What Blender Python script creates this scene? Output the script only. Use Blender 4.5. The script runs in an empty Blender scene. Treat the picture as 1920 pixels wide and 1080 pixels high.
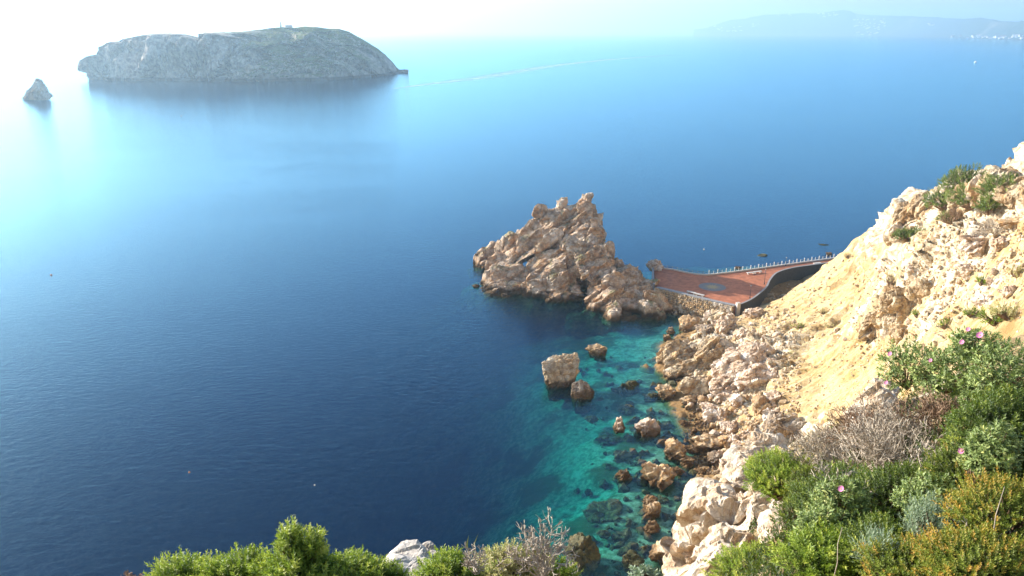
import bpy, bmesh, math, random
import numpy as np
from mathutils import Vector, Matrix, Euler, Quaternion

sc = bpy.context.scene
R = math.radians
# ------------------------------------------------------------------ camera
H = 72.0
PITCH = R(18.4)
F = 1450.0
cam_d = bpy.data.cameras.new('camera')
cam_d.sensor_width = 36.0
cam_d.lens = 36.0 * F / 1920.0
cam_d.clip_start = 0.1
cam_d.clip_end = 60000
cam = bpy.data.objects.new('camera', cam_d)
sc.collection.objects.link(cam)
cam.location = (0, 0, H)
cam.rotation_euler = (R(90) - PITCH, 0, 0)
sc.camera = cam

# ------------------------------------------------------------------ light
SUN_AZ = R(-59)      # measured from +Y, negative = left
SUN_EL = R(18.5)
sun_dir = Vector((math.sin(SUN_AZ) * math.cos(SUN_EL), math.cos(SUN_AZ) * math.cos(SUN_EL), math.sin(SUN_EL)))
world = bpy.data.worlds.new('World')
sc.world = world
world.use_nodes = True
wn = world.node_tree
wn.nodes.clear()
sky = wn.nodes.new('ShaderNodeTexSky')
sky.sky_type = 'NISHITA'
sky.sun_disc = False
sky.sun_elevation = SUN_EL
sky.sun_rotation = SUN_AZ
sky.air_density = 1.0
sky.dust_density = 1.8
sky.ozone_density = 2.5
bg = wn.nodes.new('ShaderNodeBackground')
bg.inputs['Strength'].default_value = 0.112
wo = wn.nodes.new('ShaderNodeOutputWorld')
wn.links.new(sky.outputs[0], bg.inputs[0])
wn.links.new(bg.outputs[0], wo.inputs[0])
sd = bpy.data.lights.new('sun', 'SUN')
sd.energy = 4.6
sd.angle = R(0.5)
sd.color = (1.0, 0.93, 0.82)
so = bpy.data.objects.new('sun', sd)
sc.collection.objects.link(so)
so.rotation_euler = sun_dir.to_track_quat('Z', 'Y').to_euler()
sc.view_settings.view_transform = 'Standard'
sc.view_settings.look = 'None'
sc.view_settings.exposure = 1.5
sc.view_settings.gamma = 1.0
sc.view_settings.use_curve_mapping = False
try:
    sc.cycles.transparent_max_bounces = 24
    sc.cycles.max_bounces = 8
    sc.cycles.volume_bounces = 2
    sc.cycles.caustics_reflective = False
    sc.cycles.caustics_refractive = False
    sc.cycles.use_denoising = True
except Exception:
    pass

rng = np.random.default_rng(7)
random.seed(7)
C = sc.collection

# ------------------------------------------------------------------ helpers: tags, meshes
def tag(o, label=None, cat=None, group=None, kind=None):
    if label: o['label'] = label
    if cat: o['category'] = cat
    if group: o['group'] = group
    if kind: o['kind'] = kind
    return o

def empty(name, loc=(0, 0, 0), rz=0.0):
    o = bpy.data.objects.new(name, None)
    o.empty_display_size = 0.2
    C.objects.link(o)
    o.location = loc
    o.rotation_euler = (0, 0, rz)
    return o

def mesh_np(name, V, faces, mats=None, smooth=False, mi=None):
    """V (n,3); faces (m,k) array of equal-size faces or list of such arrays"""
    me = bpy.data.meshes.new(name)
    if not isinstance(faces, (list, tuple)): faces = [faces]
    faces = [np.asarray(f, dtype=np.int32) for f in faces if len(f)]
    nl = sum(f.size for f in faces); nf = sum(len(f) for f in faces)
    V = np.asarray(V, dtype=np.float32)
    me.vertices.add(len(V)); me.vertices.foreach_set('co', V.ravel())
    me.loops.add(nl); me.loops.foreach_set('vertex_index', np.concatenate([f.ravel() for f in faces]))
    me.polygons.add(nf)
    tot = np.concatenate([np.full(len(f), f.shape[1], dtype=np.int32) for f in faces])
    st = np.concatenate([[0], np.cumsum(tot)[:-1]]).astype(np.int32)
    me.polygons.foreach_set('loop_start', st)
    me.polygons.foreach_set('loop_total', tot)
    if mi is not None: me.polygons.foreach_set('material_index', np.asarray(mi, dtype=np.int32))
    me.polygons.foreach_set('use_smooth', np.full(nf, bool(smooth)))
    me.update(calc_edges=True)
    me.validate()
    for m in (mats or []): me.materials.append(m)
    return me

def obj(name, me, parent=None, loc=None, rot=None, scale=None):
    o = bpy.data.objects.new(name, me)
    C.objects.link(o)
    if parent is not None: o.parent = parent
    if loc is not None: o.location = loc
    if rot is not None: o.rotation_euler = rot
    if scale is not None: o.scale = (scale,) * 3 if np.isscalar(scale) else scale
    return o

def add_attr(me, name, arr):
    a = me.attributes.new(name, 'FLOAT', 'POINT')
    a.data.foreach_set('value', np.asarray(arr, dtype=np.float32))

# ------------------------------------------------------------------ helpers: projection
def ray(u, v):
    a = (u - 960.0) / F; b = (540.0 - v) / F
    return np.array([a, math.cos(PITCH) + b * math.sin(PITCH), -math.sin(PITCH) + b * math.cos(PITCH)])

def at_z(u, v, z=0.0):
    d = ray(u, v); t = (z - H) / d[2]
    return np.array([0, 0, H]) + d * t

def at_y(u, v, y):
    d = ray(u, v); t = y / d[1]
    return np.array([0, 0, H]) + d * t

def at_t(u, v, t):
    return np.array([0, 0, H]) + ray(u, v) * t

# ------------------------------------------------------------------ helpers: noise
def _h(ix, iy, iz, s):
    x = (ix.astype(np.int64) * 374761393 + iy.astype(np.int64) * 668265263 + iz.astype(np.int64) * 2147483647 + s * 144665) & 0xffffffff
    x = ((x ^ (x >> 13)) * 1274126177) & 0xffffffff
    x = ((x ^ (x >> 16)) * 2246822519) & 0xffffffff
    x = x ^ (x >> 15)
    return (x & 0xffffff) / float(0xffffff)

def vnoise(P, s=0):
    P = np.asarray(P, dtype=np.float64)
    I = np.floor(P).astype(np.int64); f = P - I
    f = f * f * f * (f * (f * 6 - 15) + 10)
    r = 0
    for dx in (0, 1):
        wx = f[:, 0] if dx else 1 - f[:, 0]
        for dy in (0, 1):
            wy = f[:, 1] if dy else 1 - f[:, 1]
            for dz in (0, 1):
                wz = f[:, 2] if dz else 1 - f[:, 2]
                r = r + wx * wy * wz * _h(I[:, 0] + dx, I[:, 1] + dy, I[:, 2] + dz, s)
    return r * 2 - 1

def fbm(P, octv=4, s=0, gain=0.5, lac=2.07):
    a = 1.0; r = 0; t = 0
    P = np.array(P, dtype=np.float64)
    for i in range(octv):
        r = r + a * vnoise(P, s + i * 17); t += a
        a *= gain; P = P * lac + 11.3
    return r / t

def ridged(P, octv=4, s=0, gain=0.5):
    a = 1.0; r = 0; t = 0
    P = np.array(P, dtype=np.float64)
    for i in range(octv):
        r = r + a * (1 - 2 * np.abs(vnoise(P, s + i * 17))); t += a
        a *= gain; P = P * 2.1 + 5.7
    return r / t

def worley(P, s=0):
    """F1, F2, random id, and the facet term: offset of a randomly tilted plane through each cell"""
    P = np.asarray(P, dtype=np.float64)
    I = np.floor(P).astype(np.int64)
    F1 = np.full(len(P), 9.0); F2 = np.full(len(P), 9.0); ID = np.zeros(len(P)); FC = np.zeros(len(P))
    for dx in (-1, 0, 1):
        for dy in (-1, 0, 1):
            for dz in (-1, 0, 1):
                cx, cy, cz = I[:, 0] + dx, I[:, 1] + dy, I[:, 2] + dz
                px = cx + _h(cx, cy, cz, s + 1); py = cy + _h(cx, cy, cz, s + 2); pz = cz + _h(cx, cy, cz, s + 3)
                d = np.sqrt((px - P[:, 0]) ** 2 + (py - P[:, 1]) ** 2 + (pz - P[:, 2]) ** 2)
                idv = _h(cx, cy, cz, s + 4)
                fv = ((P[:, 0] - px) * (_h(cx, cy, cz, s + 5) - .5) + (P[:, 1] - py) * (_h(cx, cy, cz, s + 6) - .5) + (P[:, 2] - pz) * (_h(cx, cy, cz, s + 7) - .5)) * 2
                new = d < F1
                F2 = np.where(new, F1, np.minimum(F2, d))
                ID = np.where(new, idv, ID); FC = np.where(new, fv, FC)
                F1 = np.where(new, d, F1)
    return F1, F2, ID, FC

def sstep(a, b, x):
    t = np.clip((x - a) / (b - a), 0, 1)
    return t * t * (3 - 2 * t)

def rotm(ax, ay, az):
    return np.array(Euler((ax, ay, az)).to_matrix())

def crag_disp(P, size, s=0, tilt=(0.5, 0.3, 0.4)):
    """faceted, jointed rock relief; size is the size of the main blocks in metres; returns metres"""
    Q = P @ rotm(*tilt)
    Q = Q * np.array([1.0, 1.5, 0.55])
    W = Q + size * 0.22 * np.stack([fbm(Q / size * .8, 3, s + 31), fbm(Q / size * .8, 3, s + 47), fbm(Q / size * .8, 3, s + 59)], 1)
    d = 0
    for k, (f, am, ck) in enumerate(((1.0, 0.95, 0.10), (0.42, 0.85, 0.08), (0.17, 0.7, 0.05))):
        F1, F2, ID, FC = worley(W / (size * f), s + 9 * k)
        d = d + (FC * am + (ID - 0.5) * 0.10) * size * f - (1 - sstep(0, 0.07, F2 - F1)) * ck * size * f
    d = d + fbm(P / (size * 1.2), 3, s + 5, 0.5) * 0.16 * size
    for dr, T_, am in ((np.array([-.62, .2, .76]), .45, .13), (np.array([.35, .8, .48]), .7, .10)):
        q = (P @ dr) / (size * T_) + 1.0 * fbm(P / (size * 1.6), 3, s + 91)
        fr_ = q - np.floor(q); d = d + (fr_ - sstep(.9, 1.0, fr_) * fr_) * am * size * (0.2 + 1.6 * sstep(-.2, .3, fbm(P / (size * 1.1), 2, s + 97)))
    return d

def normals_of(me):
    n = np.empty(len(me.vertices) * 3, dtype=np.float32)
    me.vertices.foreach_get('normal', n)
    return n.reshape(-1, 3).astype(np.float64)

def coords_of(me):
    n = np.empty(len(me.vertices) * 3, dtype=np.float32)
    me.vertices.foreach_get('co', n)
    return n.reshape(-1, 3).astype(np.float64)

# ------------------------------------------------------------------ helpers: icosphere rocks
_ico = {}
def ico(sub):
    if sub not in _ico:
        bm = bmesh.new(); bmesh.ops.create_icosphere(bm, subdivisions=sub, radius=1.0)
        V = np.array([v.co[:] for v in bm.verts]); Fc = np.array([[v.index for v in f.verts] for f in bm.faces])
        bm.free(); _ico[sub] = (V, Fc)
    return _ico[sub]

def stone_verts(sub, seed, planes=11, soft=14.0, rough=0.06, squash=(1, 1, 1)):
    V, Fc = ico(sub)
    r_ = np.random.default_rng(seed)
    N = r_.normal(size=(planes, 3)); N /= np.linalg.norm(N, axis=1)[:, None]
    D = r_.uniform(0.62, 1.0, planes)
    dot = np.maximum(V @ N.T, 1e-3)
    rad = D[None, :] / dot
    rad = np.concatenate([rad, np.full((len(V), 1), 1.15)], 1)
    rr = -np.log(np.sum(np.exp(-soft * rad), axis=1)) / soft
    P = V * rr[:, None]
    if rough:
        P = P * (1 + rough * (fbm(P * 1.7, 4, seed, 0.6) + 0.8 * ridged(P * 3.1, 3, seed + 3)))[:, None]
    return P * np.array(squash), Fc

def block_verts(sub, seed, soft=26.0, rough=0.03):
    V, Fc = ico(sub)
    r_ = np.random.default_rng(seed)
    N = np.array([[1, 0, 0], [-1, 0, 0], [0, 1, 0], [0, -1, 0], [0, 0, 1], [0, 0, -1]], dtype=float) + r_.normal(size=(6, 3)) * .22
    N = np.concatenate([N, r_.normal(size=(3, 3))]); N /= np.linalg.norm(N, axis=1)[:, None]
    D = np.concatenate([r_.uniform(.62, .8, 6), r_.uniform(.85, 1.0, 3)])
    rad = D[None, :] / np.maximum(V @ N.T, 1e-3)
    rr = -np.log(np.sum(np.exp(-soft * rad), axis=1)) / soft
    P = V * rr[:, None]
    return P * (1 + rough * (fbm(P * 2.5, 4, seed, 0.6) + 0.8 * ridged(P * 5, 3, seed + 3)))[:, None], Fc

def crag(name, blobs, voxel, size, mats, s=0, amp=1.0, tilt=(0.5, 0.3, 0.4), smooth=False, mind=None):
    """union of faceted blobs -> voxel remesh -> jointed relief; blobs: (centre, radii, euler, seed)"""
    Vs = []; Fs = []; n = 0
    for bl in blobs:
        if bl[0] == 'hull':
            bm = bmesh.new()
            for p in bl[1]: bm.verts.new(tuple(p))
            r_ = bmesh.ops.convex_hull(bm, input=bm.verts[:])
            bmesh.ops.delete(bm, geom=[g for g in r_['geom_interior'] if isinstance(g, bmesh.types.BMVert)], context='VERTS')
            bmesh.ops.triangulate(bm, faces=bm.faces[:]); bmesh.ops.recalc_face_normals(bm, faces=bm.faces[:])
            bm.verts.index_update()
            V = np.array([v.co[:] for v in bm.verts]); Fc = np.array([[v.index for v in f.verts] for f in bm.faces]); bm.free()
            Vs.append(V); Fs.append(Fc + n); n += len(V); continue
        (c, r, e, sd_) = bl
        V, Fc = stone_verts(4, sd_, planes=12, soft=30, rough=0.035)
        V = V * np.array(r)
        V = V @ rotm(*e).T + np.array(c)
        Vs.append(V); Fs.append(Fc + n); n += len(V)
    me = mesh_np(name, np.concatenate(Vs), np.concatenate(Fs))
    o = obj(name + '_tmp', me)
    md = o.modifiers.new('r', 'REMESH'); md.mode = 'VOXEL'; md.voxel_size = voxel
    bpy.context.view_layer.update()
    dg = bpy.context.evaluated_depsgraph_get()
    m2 = bpy.data.meshes.new_from_object(o.evaluated_get(dg))
    bpy.data.objects.remove(o); bpy.data.meshes.remove(me)
    P = coords_of(m2); N = normals_of(m2)
    d = crag_disp(P, size, s, tilt) * amp
    P2 = P + N * d[:, None]
    m2.vertices.foreach_set('co', P2.astype(np.float32).ravel())
    m2.polygons.foreach_set('use_smooth', np.full(len(m2.polygons), bool(smooth)))
    m2.materials.clear()
    for m in mats: m2.materials.append(m)
    m2.name = name
    m2.update()
    return m2

# ------------------------------------------------------------------ helpers: node materials
class NT:
    def __init__(s, name):
        s.m = bpy.data.materials.new(name); s.m.use_nodes = True
        s.t = s.m.node_tree; s.t.nodes.clear()
        s.out = s.t.nodes.new('ShaderNodeOutputMaterial')
    def n(s, typ, **kw):
        nd = s.t.nodes.new('ShaderNode' + typ)
        for k, v in kw.items():
            if hasattr(nd, k): setattr(nd, k, v)
            else: nd.inputs[k].default_value = v
        return nd
    def l(s, a, b): s.t.links.new(a, b)
    def coord(s, world=False):
        if world: return s.n('NewGeometry').outputs['Position']
        return s.n('TexCoord').outputs['Object']
    def noise(s, co, scale, detail=5, rough=0.6, dist=0.0):
        nd = s.n('TexNoise'); nd.inputs['Scale'].default_value = scale; nd.inputs['Detail'].default_value = detail
        nd.inputs['Roughness'].default_value = rough; nd.inputs['Distortion'].default_value = dist
        if co is not None: s.l(co, nd.inputs['Vector'])
        return nd.outputs['Fac']
    def ramp(s, fac, stops):
        nd = s.n('ValToRGB'); cr = nd.color_ramp
        while len(cr.elements) < len(stops): cr.elements.new(0.5)
        for e, (p, c) in zip(cr.elements, stops):
            e.position = p; e.color = (c[0], c[1], c[2], 1) if not np.isscalar(c) else (c, c, c, 1)
        s.l(fac, nd.inputs[0]); return nd.outputs[0]
    def mix(s, fac, a, b, mode='MIX'):
        nd = s.n('MixRGB', blend_type=mode)
        for sock, x in ((nd.inputs[0], fac), (nd.inputs[1], a), (nd.inputs[2], b)):
            if hasattr(x, 'is_output'): s.l(x, sock)
            elif np.isscalar(x): sock.default_value = x if sock.type == 'VALUE' else (x, x, x, 1)
            else: sock.default_value = (x[0], x[1], x[2], 1)
        return nd.outputs[0]
    def math(s, op, a, b=None, c=None, clamp=False):
        nd = s.n('Math', operation=op); nd.use_clamp = clamp
        for i, x in enumerate((a, b, c)):
            if x is None: continue
            if hasattr(x, 'is_output'): s.l(x, nd.inputs[i])
            else: nd.inputs[i].default_value = x
        return nd.outputs[0]
    def maprange(s, x, a, b, c=0.0, d=1.0):
        nd = s.n('MapRange'); nd.interpolation_type = 'SMOOTHSTEP'
        s.l(x, nd.inputs[0])
        for i, k in enumerate((a, b, c, d)): nd.inputs[i + 1].default_value = k
        return nd.outputs[0]
    def sep(s, v):
        nd = s.n('SeparateXYZ'); s.l(v, nd.inputs[0]); return nd.outputs
    def bsdf(s, color, rough=0.85, bump=None, bstr=0.5, bdist=0.1, spec=0.3, trans=None):
        b = s.n('BsdfPrincipled')
        if hasattr(color, 'is_output'): s.l(color, b.inputs['Base Color'])
        else: b.inputs['Base Color'].default_value = (*color, 1)
        if hasattr(rough, 'is_output'): s.l(rough, b.inputs['Roughness'])
        else: b.inputs['Roughness'].default_value = rough
        b.inputs['Specular IOR Level'].default_value = spec
        if bump is not None:
            bn = s.n('Bump'); bn.inputs['Strength'].default_value = bstr; bn.inputs['Distance'].default_value = bdist
            s.l(bump, bn.inputs['Height']); s.l(bn.outputs[0], b.inputs['Normal'])
        s.l(b.outputs[0], s.out.inputs[0]); return b

def simple(name, col, rough=0.7, nscale=3.0, var=0.25, bump=0.3, bdist=0.02, world=False, spec=0.3, metal=0.0):
    t = NT(name); co = t.coord(world)
    n = t.noise(co, nscale, 5, 0.65)
    c = t.mix(t.math('MULTIPLY', t.maprange(n, 0.3, 0.7), var * 2, clamp=True), col, tuple(x * (1 - var) for x in col))
    b = t.bsdf(c, rough, t.noise(co, nscale * 4, 4), bump, bdist, spec)
    b.inputs['Metallic'].default_value = metal
    return t.m

def limestone(name, light=(0.55, 0.46, 0.34), dark=(0.26, 0.19, 0.12), ochre=(0.48, 0.28, 0.12), scale=1.0,
              wet=True, bdist=0.25, ochre_amt=0.5, moss=0.0, world=True, band=(1.9, 0.5), pale=(0.62, 0.56, 0.47)):
    """weathered limestone: pale skin, ochre stains, dark pitted streaks, a black-brown splash band at the waterline"""
    t = NT(name); co = t.coord(world)
    n1 = t.noise(co, 0.22 * scale, 6, 0.6, 0.4)
    n2 = t.noise(co, 1.1 * scale, 6, 0.7)
    n3 = t.noise(co, 0.5 * scale, 4, 0.6, 1.0)
    c = t.mix(t.maprange(n2, 0.38, 0.66), dark, light)
    c = t.mix(t.math('MULTIPLY', t.maprange(n1, 0.5, 0.68), 0.75), c, pale)
    c = t.mix(t.math('MULTIPLY', t.maprange(n3, 0.46, 0.64), ochre_amt), c, ochre)
    vor = t.n('TexVoronoi', feature='DISTANCE_TO_EDGE'); vor.inputs['Scale'].default_value = 0.8 * scale
    wv = t.n('VectorMath', operation='ADD'); 
    nz = t.n('TexNoise'); nz.inputs['Scale'].default_value = 0.9 * scale; t.l(co, nz.inputs['Vector'])
    t.l(co, wv.inputs[0]); t.l(nz.outputs['Color'], wv.inputs[1]); t.l(wv.outputs[0], vor.inputs['Vector'])
    crack = t.maprange(vor.outputs['Distance'], 0.0, 0.05)
    c = t.mix(t.math('MULTIPLY', t.math('SUBTRACT', 1.0, crack), 0.3), c, tuple(x * 0.45 for x in dark))
    if moss > 0:
        nn = t.n('NewGeometry').outputs['Normal']; nz_ = t.sep(nn)[2]
        m = t.math('MULTIPLY', t.maprange(t.noise(co, 0.35 * scale, 5, 0.7), 0.52, 0.62), t.maprange(nz_, 0.2, 0.7))
        c = t.mix(t.math('MULTIPLY', m, moss), c, (0.11, 0.12, 0.035))
    if wet:
        z = t.sep(t.coord(True))[2]
        zz = t.math('ADD', z, t.math('MULTIPLY', t.math('SUBTRACT', t.noise(t.coord(True), 0.5, 4), 0.5), 2.2))
        band = t.maprange(zz, 1.9, 0.5)
        c = t.mix(band, c, t.mix(n2, (0.03, 0.02, 0.01), (0.17, 0.09, 0.035)))
        uw = t.maprange(z, 0.15, -0.9)
        c = t.mix(uw, c, t.mix(t.maprange(n2, .4, .6), (0.016, 0.022, 0.007), (0.08, 0.085, 0.035)))
    h = t.math('ADD', t.noise(co, 3.0 * scale, 8, 0.7), t.math('MULTIPLY', crack, 0.35))
    t.bsdf(c, 0.9, h, 0.8, bdist, 0.2)
    return t.m

# ------------------------------------------------------------------ air
def build_haze():
    x0, x1, y0, y1, z0, z1 = -9000, 9000, -400, 15500, -61, 430
    V = np.array([[x, y, z] for x in (x0, x1) for y in (y0, y1) for z in (z0, z1)])
    Fq = [[0, 1, 3, 2], [4, 6, 7, 5], [0, 4, 5, 1], [2, 3, 7, 6], [0, 2, 6, 4], [1, 5, 7, 3]]
    t = NT('haze_air')
    pv = t.n('VolumePrincipled')
    pv.inputs['Color'].default_value = (0.55, 0.79, 1.0, 1)
    pv.inputs['Density'].default_value = HAZE
    pv.inputs['Anisotropy'].default_value = 0.55
    t.l(pv.outputs[0], t.out.inputs['Volume'])
    o = obj('haze', mesh_np('haze', V, np.array(Fq), [t.m]))
    tag(o, 'pale blue sea haze hanging over the bay', 'haze', kind='stuff')
HAZE = 1.4e-4
build_haze()

# ------------------------------------------------------------------ sea and seabed
def axis(segs):
    out = []
    for a, b, st in segs:
        out.append(np.arange(a, b, st))
    out.append([segs[-1][1]])
    return np.unique(np.concatenate(out))

def grid_mesh(name, X, Y, Z, mats, smooth=True):
    nx, ny = len(X), len(Y)
    XX, YY = np.meshgrid(X, Y, indexing='ij')
    V = np.stack([XX.ravel(), YY.ravel(), Z.ravel()], 1)
    i = np.arange(nx * ny).reshape(nx, ny)
    Fc = np.stack([i[:-1, :-1].ravel(), i[1:, :-1].ravel(), i[1:, 1:].ravel(), i[:-1, 1:].ravel()], 1)
    return mesh_np(name, V, Fc, mats, smooth)

def tps_fit(P, z, lam=0.5):
    n = len(P)
    D = np.linalg.norm(P[:, None] - P[None], axis=2)
    K = np.where(D > 0, D * D * np.log(D + 1e-9), 0) + lam * np.eye(n) * 30
    A = np.zeros((n + 3, n + 3)); A[:n, :n] = K
    A[:n, n] = 1; A[:n, n + 1:] = P; A[n, :n] = 1; A[n + 1:, :n] = P.T
    w = np.linalg.solve(A, np.concatenate([z, np.zeros(3)]))
    return (P, w)

def tps_eval(m, X, Y):
    P, w = m; n = len(P)
    out = w[n] + w[n + 1] * X + w[n + 2] * Y
    for i in range(n):
        r2 = (X - P[i, 0]) ** 2 + (Y - P[i, 1]) ** 2
        out = out + w[i] * 0.5 * r2 * np.log(r2 + 1e-9)
    return out

# shoreline (pixels on the sea surface) and depths of the bed
shore_px = [(1300, 603), (1262, 636), (1240, 650), (1236, 680), (1250, 712), (1265, 745), (1285, 790), (1300, 850), (1312, 900),
            (1310, 950), (1285, 1000), (1262, 1060), (1250, 1110)]
bed_px = [(1200, 625, 2.0), (1130, 625, 3.5), (1060, 620, 7), (980, 590, 12), (920, 560, 16), (860, 540, 14),
          (1190, 670, 1.7), (1110, 680, 2.8), (1030, 700, 6), (960, 700, 11), (880, 650, 16), (800, 600, 22),
          (1215, 740, 1.1), (1150, 750, 2.0), (1090, 760, 4.2), (1040, 770, 6.5), (960, 800, 12), (860, 800, 20), (740, 800, 26), (600, 760, 26),
          (1230, 820, 1.0), (1170, 830, 1.4), (1110, 850, 2.8), (1060, 880, 6.0), (980, 900, 8.5), (880, 910, 14), (760, 930, 21), (620, 940, 28),
          (1260, 920, 0.9), (1190, 930, 1.2), (1130, 950, 1.6), (1070, 985, 3.4), (1010, 1010, 5), (930, 1040, 10), (800, 1060, 17), (600, 1060, 27),
          (1220, 1040, 1.0), (1150, 1040, 1.6), (1080, 1080, 2.6), (1200, 1150, 1.5), (1000, 1180, 5),
          (1250, 470, 6), (1400, 470, 5), (1560, 462, 4), (1700, 455, 4), (1100, 450, 12), (1200, 440, 12), (1400, 430, 12), (1600, 430, 10), (1000, 430, 16), (1300, 400, 22),
          (400, 700, 32), (400, 1000, 30), (600, 500, 32), (900, 400, 30)]
bp = np.array([at_z(u, v)[:2] for u, v in shore_px] + [at_z(u, v)[:2] for u, v, d in bed_px])
bz = np.array([-0.7] * len(shore_px) + [-d for _, _, d in bed_px], dtype=float)
bed_model = tps_fit(bp, bz, 0.3)

XB = axis([(-30000, -3000, 3000), (-3000, -300, 270), (-300, -60, 20), (-60, -15, 3), (-15, 60, 0.75), (60, 140, 3), (140, 400, 26), (400, 3000, 260), (3000, 30000, 3000)])
YB = axis([(-400, 0, 50), (0, 80, 4), (80, 175, 0.75), (175, 260, 2.5), (260, 420, 16), (420, 2000, 160), (2000, 30000, 3000)])
XX, YY = np.meshgrid(XB, YB, indexing='ij')
zb = tps_eval(bed_model, np.clip(XX, -60, 140), np.clip(YY, 60, 330))
far = np.maximum(sstep(60, 220, np.maximum(-XX - 10, 0)), sstep(240, 380, YY))
zb = zb * (1 - far) - 32 * far
zb = np.clip(zb, -32, 1.5)
land = sstep(45, 60, XX) * sstep(230, 200, YY); zb = zb * (1 - land) - 2.0 * land
near = sstep(85, 60, YY); zb = zb * (1 - near) - 3.0 * near * sstep(-20, 10, XX) - 25 * near * (1 - sstep(-20, 10, XX))
P3 = np.stack([XX.ravel(), YY.ravel(), np.zeros(XX.size)], 1)
fine = ((np.abs(P3[:, 0] - 20) < 90) & (P3[:, 1] > 60) & (P3[:, 1] < 260))
zn = np.zeros(len(P3))
zn[fine] = 0.9 * fbm(P3[fine] / 5.0, 4, 3) + 0.35 * ridged(P3[fine] / 2.4, 3, 8)
zb = zb + zn.reshape(zb.shape) * np.clip(-zb / 3.0, 0.1, 1)
t = NT('seabed'); co = t.coord(True)
n1 = t.noise(co, 0.11, 9, 0.68, 0.1); n2 = t.noise(co, 0.9, 6, 0.7); n3 = t.noise(co, 2.5, 5, 0.7)
c = t.mix(t.maprange(n2, 0.35, 0.65), (0.10, 0.12, 0.06), (0.30, 0.32, 0.22))
c = t.mix(t.math('MULTIPLY', t.maprange(n1, 0.47, 0.58), 0.9), c, t.mix(n3, (0.02, 0.03, 0.01), (0.07, 0.08, 0.03)))
c = t.mix(t.math('MULTIPLY', t.maprange(n3, 0.55, 0.66), 0.5), c, (0.1, 0.1, 0.05))
t.bsdf(c, 0.95, n3, 0.6, 0.2, 0.1)
seabed = obj('seabed', grid_mesh('seabed', XB, YB, zb, [t.m]))
tag(seabed, kind='structure')

def bed_z(x, y):
    return float(tps_eval(bed_model, np.array([x]), np.array([y]))[0])

# water: a real body with absorbing water inside
t = NT('sea_water')
geo = t.n('NewGeometry'); pos = geo.outputs['Position']
mp = t.n('Mapping'); mp.inputs['Scale'].default_value = (0.55, 1.0, 1.0); mp.inputs['Rotation'].default_value = (0, 0, R(-12)); t.l(pos, mp.inputs[0])
w1 = t.noise(mp.outputs[0], 0.8, 4, 0.6, 0.2)
w2 = t.noise(mp.outputs[0], 0.16, 3, 0.55, 0.1)
w3 = t.noise(mp.outputs[0], 2.2, 3, 0.6)
mp2 = t.n('Mapping'); mp2.inputs['Scale'].default_value = (0.3, 1.0, 1.0); mp2.inputs['Rotation'].default_value = (0, 0, R(8)); t.l(pos, mp2.inputs[0])
calm = t.maprange(t.noise(mp2.outputs[0], 0.012, 4, 0.6, 0.8), 0.35, 0.65, 0.8, 1.1)
h = t.math('ADD', t.math('MULTIPLY', w1, 1.5), t.math('MULTIPLY', w2, 0.30))
h = t.math('ADD', h, t.math('MULTIPLY', w3, 0.25))
h = t.math('MULTIPLY', h, calm)
bn = t.n('Bump'); bn.inputs['Strength'].default_value = 1.0; bn.inputs['Distance'].default_value = 0.08
t.l(h, bn.inputs['Height'])
dt = t.n('VectorMath', operation='DOT_PRODUCT'); t.l(geo.outputs['Incoming'], dt.inputs[0]); t.l(bn.outputs[0], dt.inputs[1])
ca = t.math('SUBTRACT', 1.0, t.math('ABSOLUTE', dt.outputs['Value']), clamp=True)
fres = t.math('ADD', 0.018, t.math('MULTIPLY', 0.98, t.math('POWER', ca, 5.0)), clamp=True)     # Schlick reflectance of water, the same from both sides
gl = t.n('BsdfGlossy'); gl.inputs['Roughness'].default_value = 0.06; gl.inputs[0].default_value = (0.42, 0.76, 1.0, 1); t.l(bn.outputs[0], gl.inputs['Normal'])
tr = t.n('BsdfTransparent'); tr.inputs[0].default_value = (1, 1, 1, 1)
mx = t.n('MixShader'); t.l(fres, mx.inputs[0]); t.l(tr.outputs[0], mx.inputs[1]); t.l(gl.outputs[0], mx.inputs[2])
t.l(mx.outputs[0], t.out.inputs[0])
va = t.n('VolumeAbsorption')
KW = (0.32, 0.052, 0.046)
va.inputs['Color'].default_value = (1 - KW[0] / 0.33, 1 - KW[1] / 0.33, 1 - KW[2] / 0.33, 1)
va.inputs['Density'].default_value = 0.33
vs = t.n('VolumeScatter'); vs.inputs['Color'].default_value = (0.01, 0.24, 0.95, 1); vs.inputs['Density'].default_value = 0.006; vs.inputs['Anisotropy'].default_value = 0.0
ad = t.n('AddShader'); t.l(va.outputs[0], ad.inputs[0]); t.l(vs.outputs[0], ad.inputs[1])
t.l(ad.outputs[0], t.out.inputs['Volume'])
E = 29000
V = np.array([[-E, -399, 0], [E, -399, 0], [E, E, 0], [-E, E, 0], [-E, -399, -60], [E, -399, -60], [E, E, -60], [-E, E, -60]], dtype=float)
V[:4, 2] = 0
sea = obj('sea', mesh_np('sea', V, np.array([[0, 1, 2, 3], [7, 6, 5, 4], [0, 4, 5, 1], [1, 5, 6, 2], [2, 6, 7, 3], [3, 7, 4, 0]]), [t.m]))
tag(sea, kind='structure')

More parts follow.
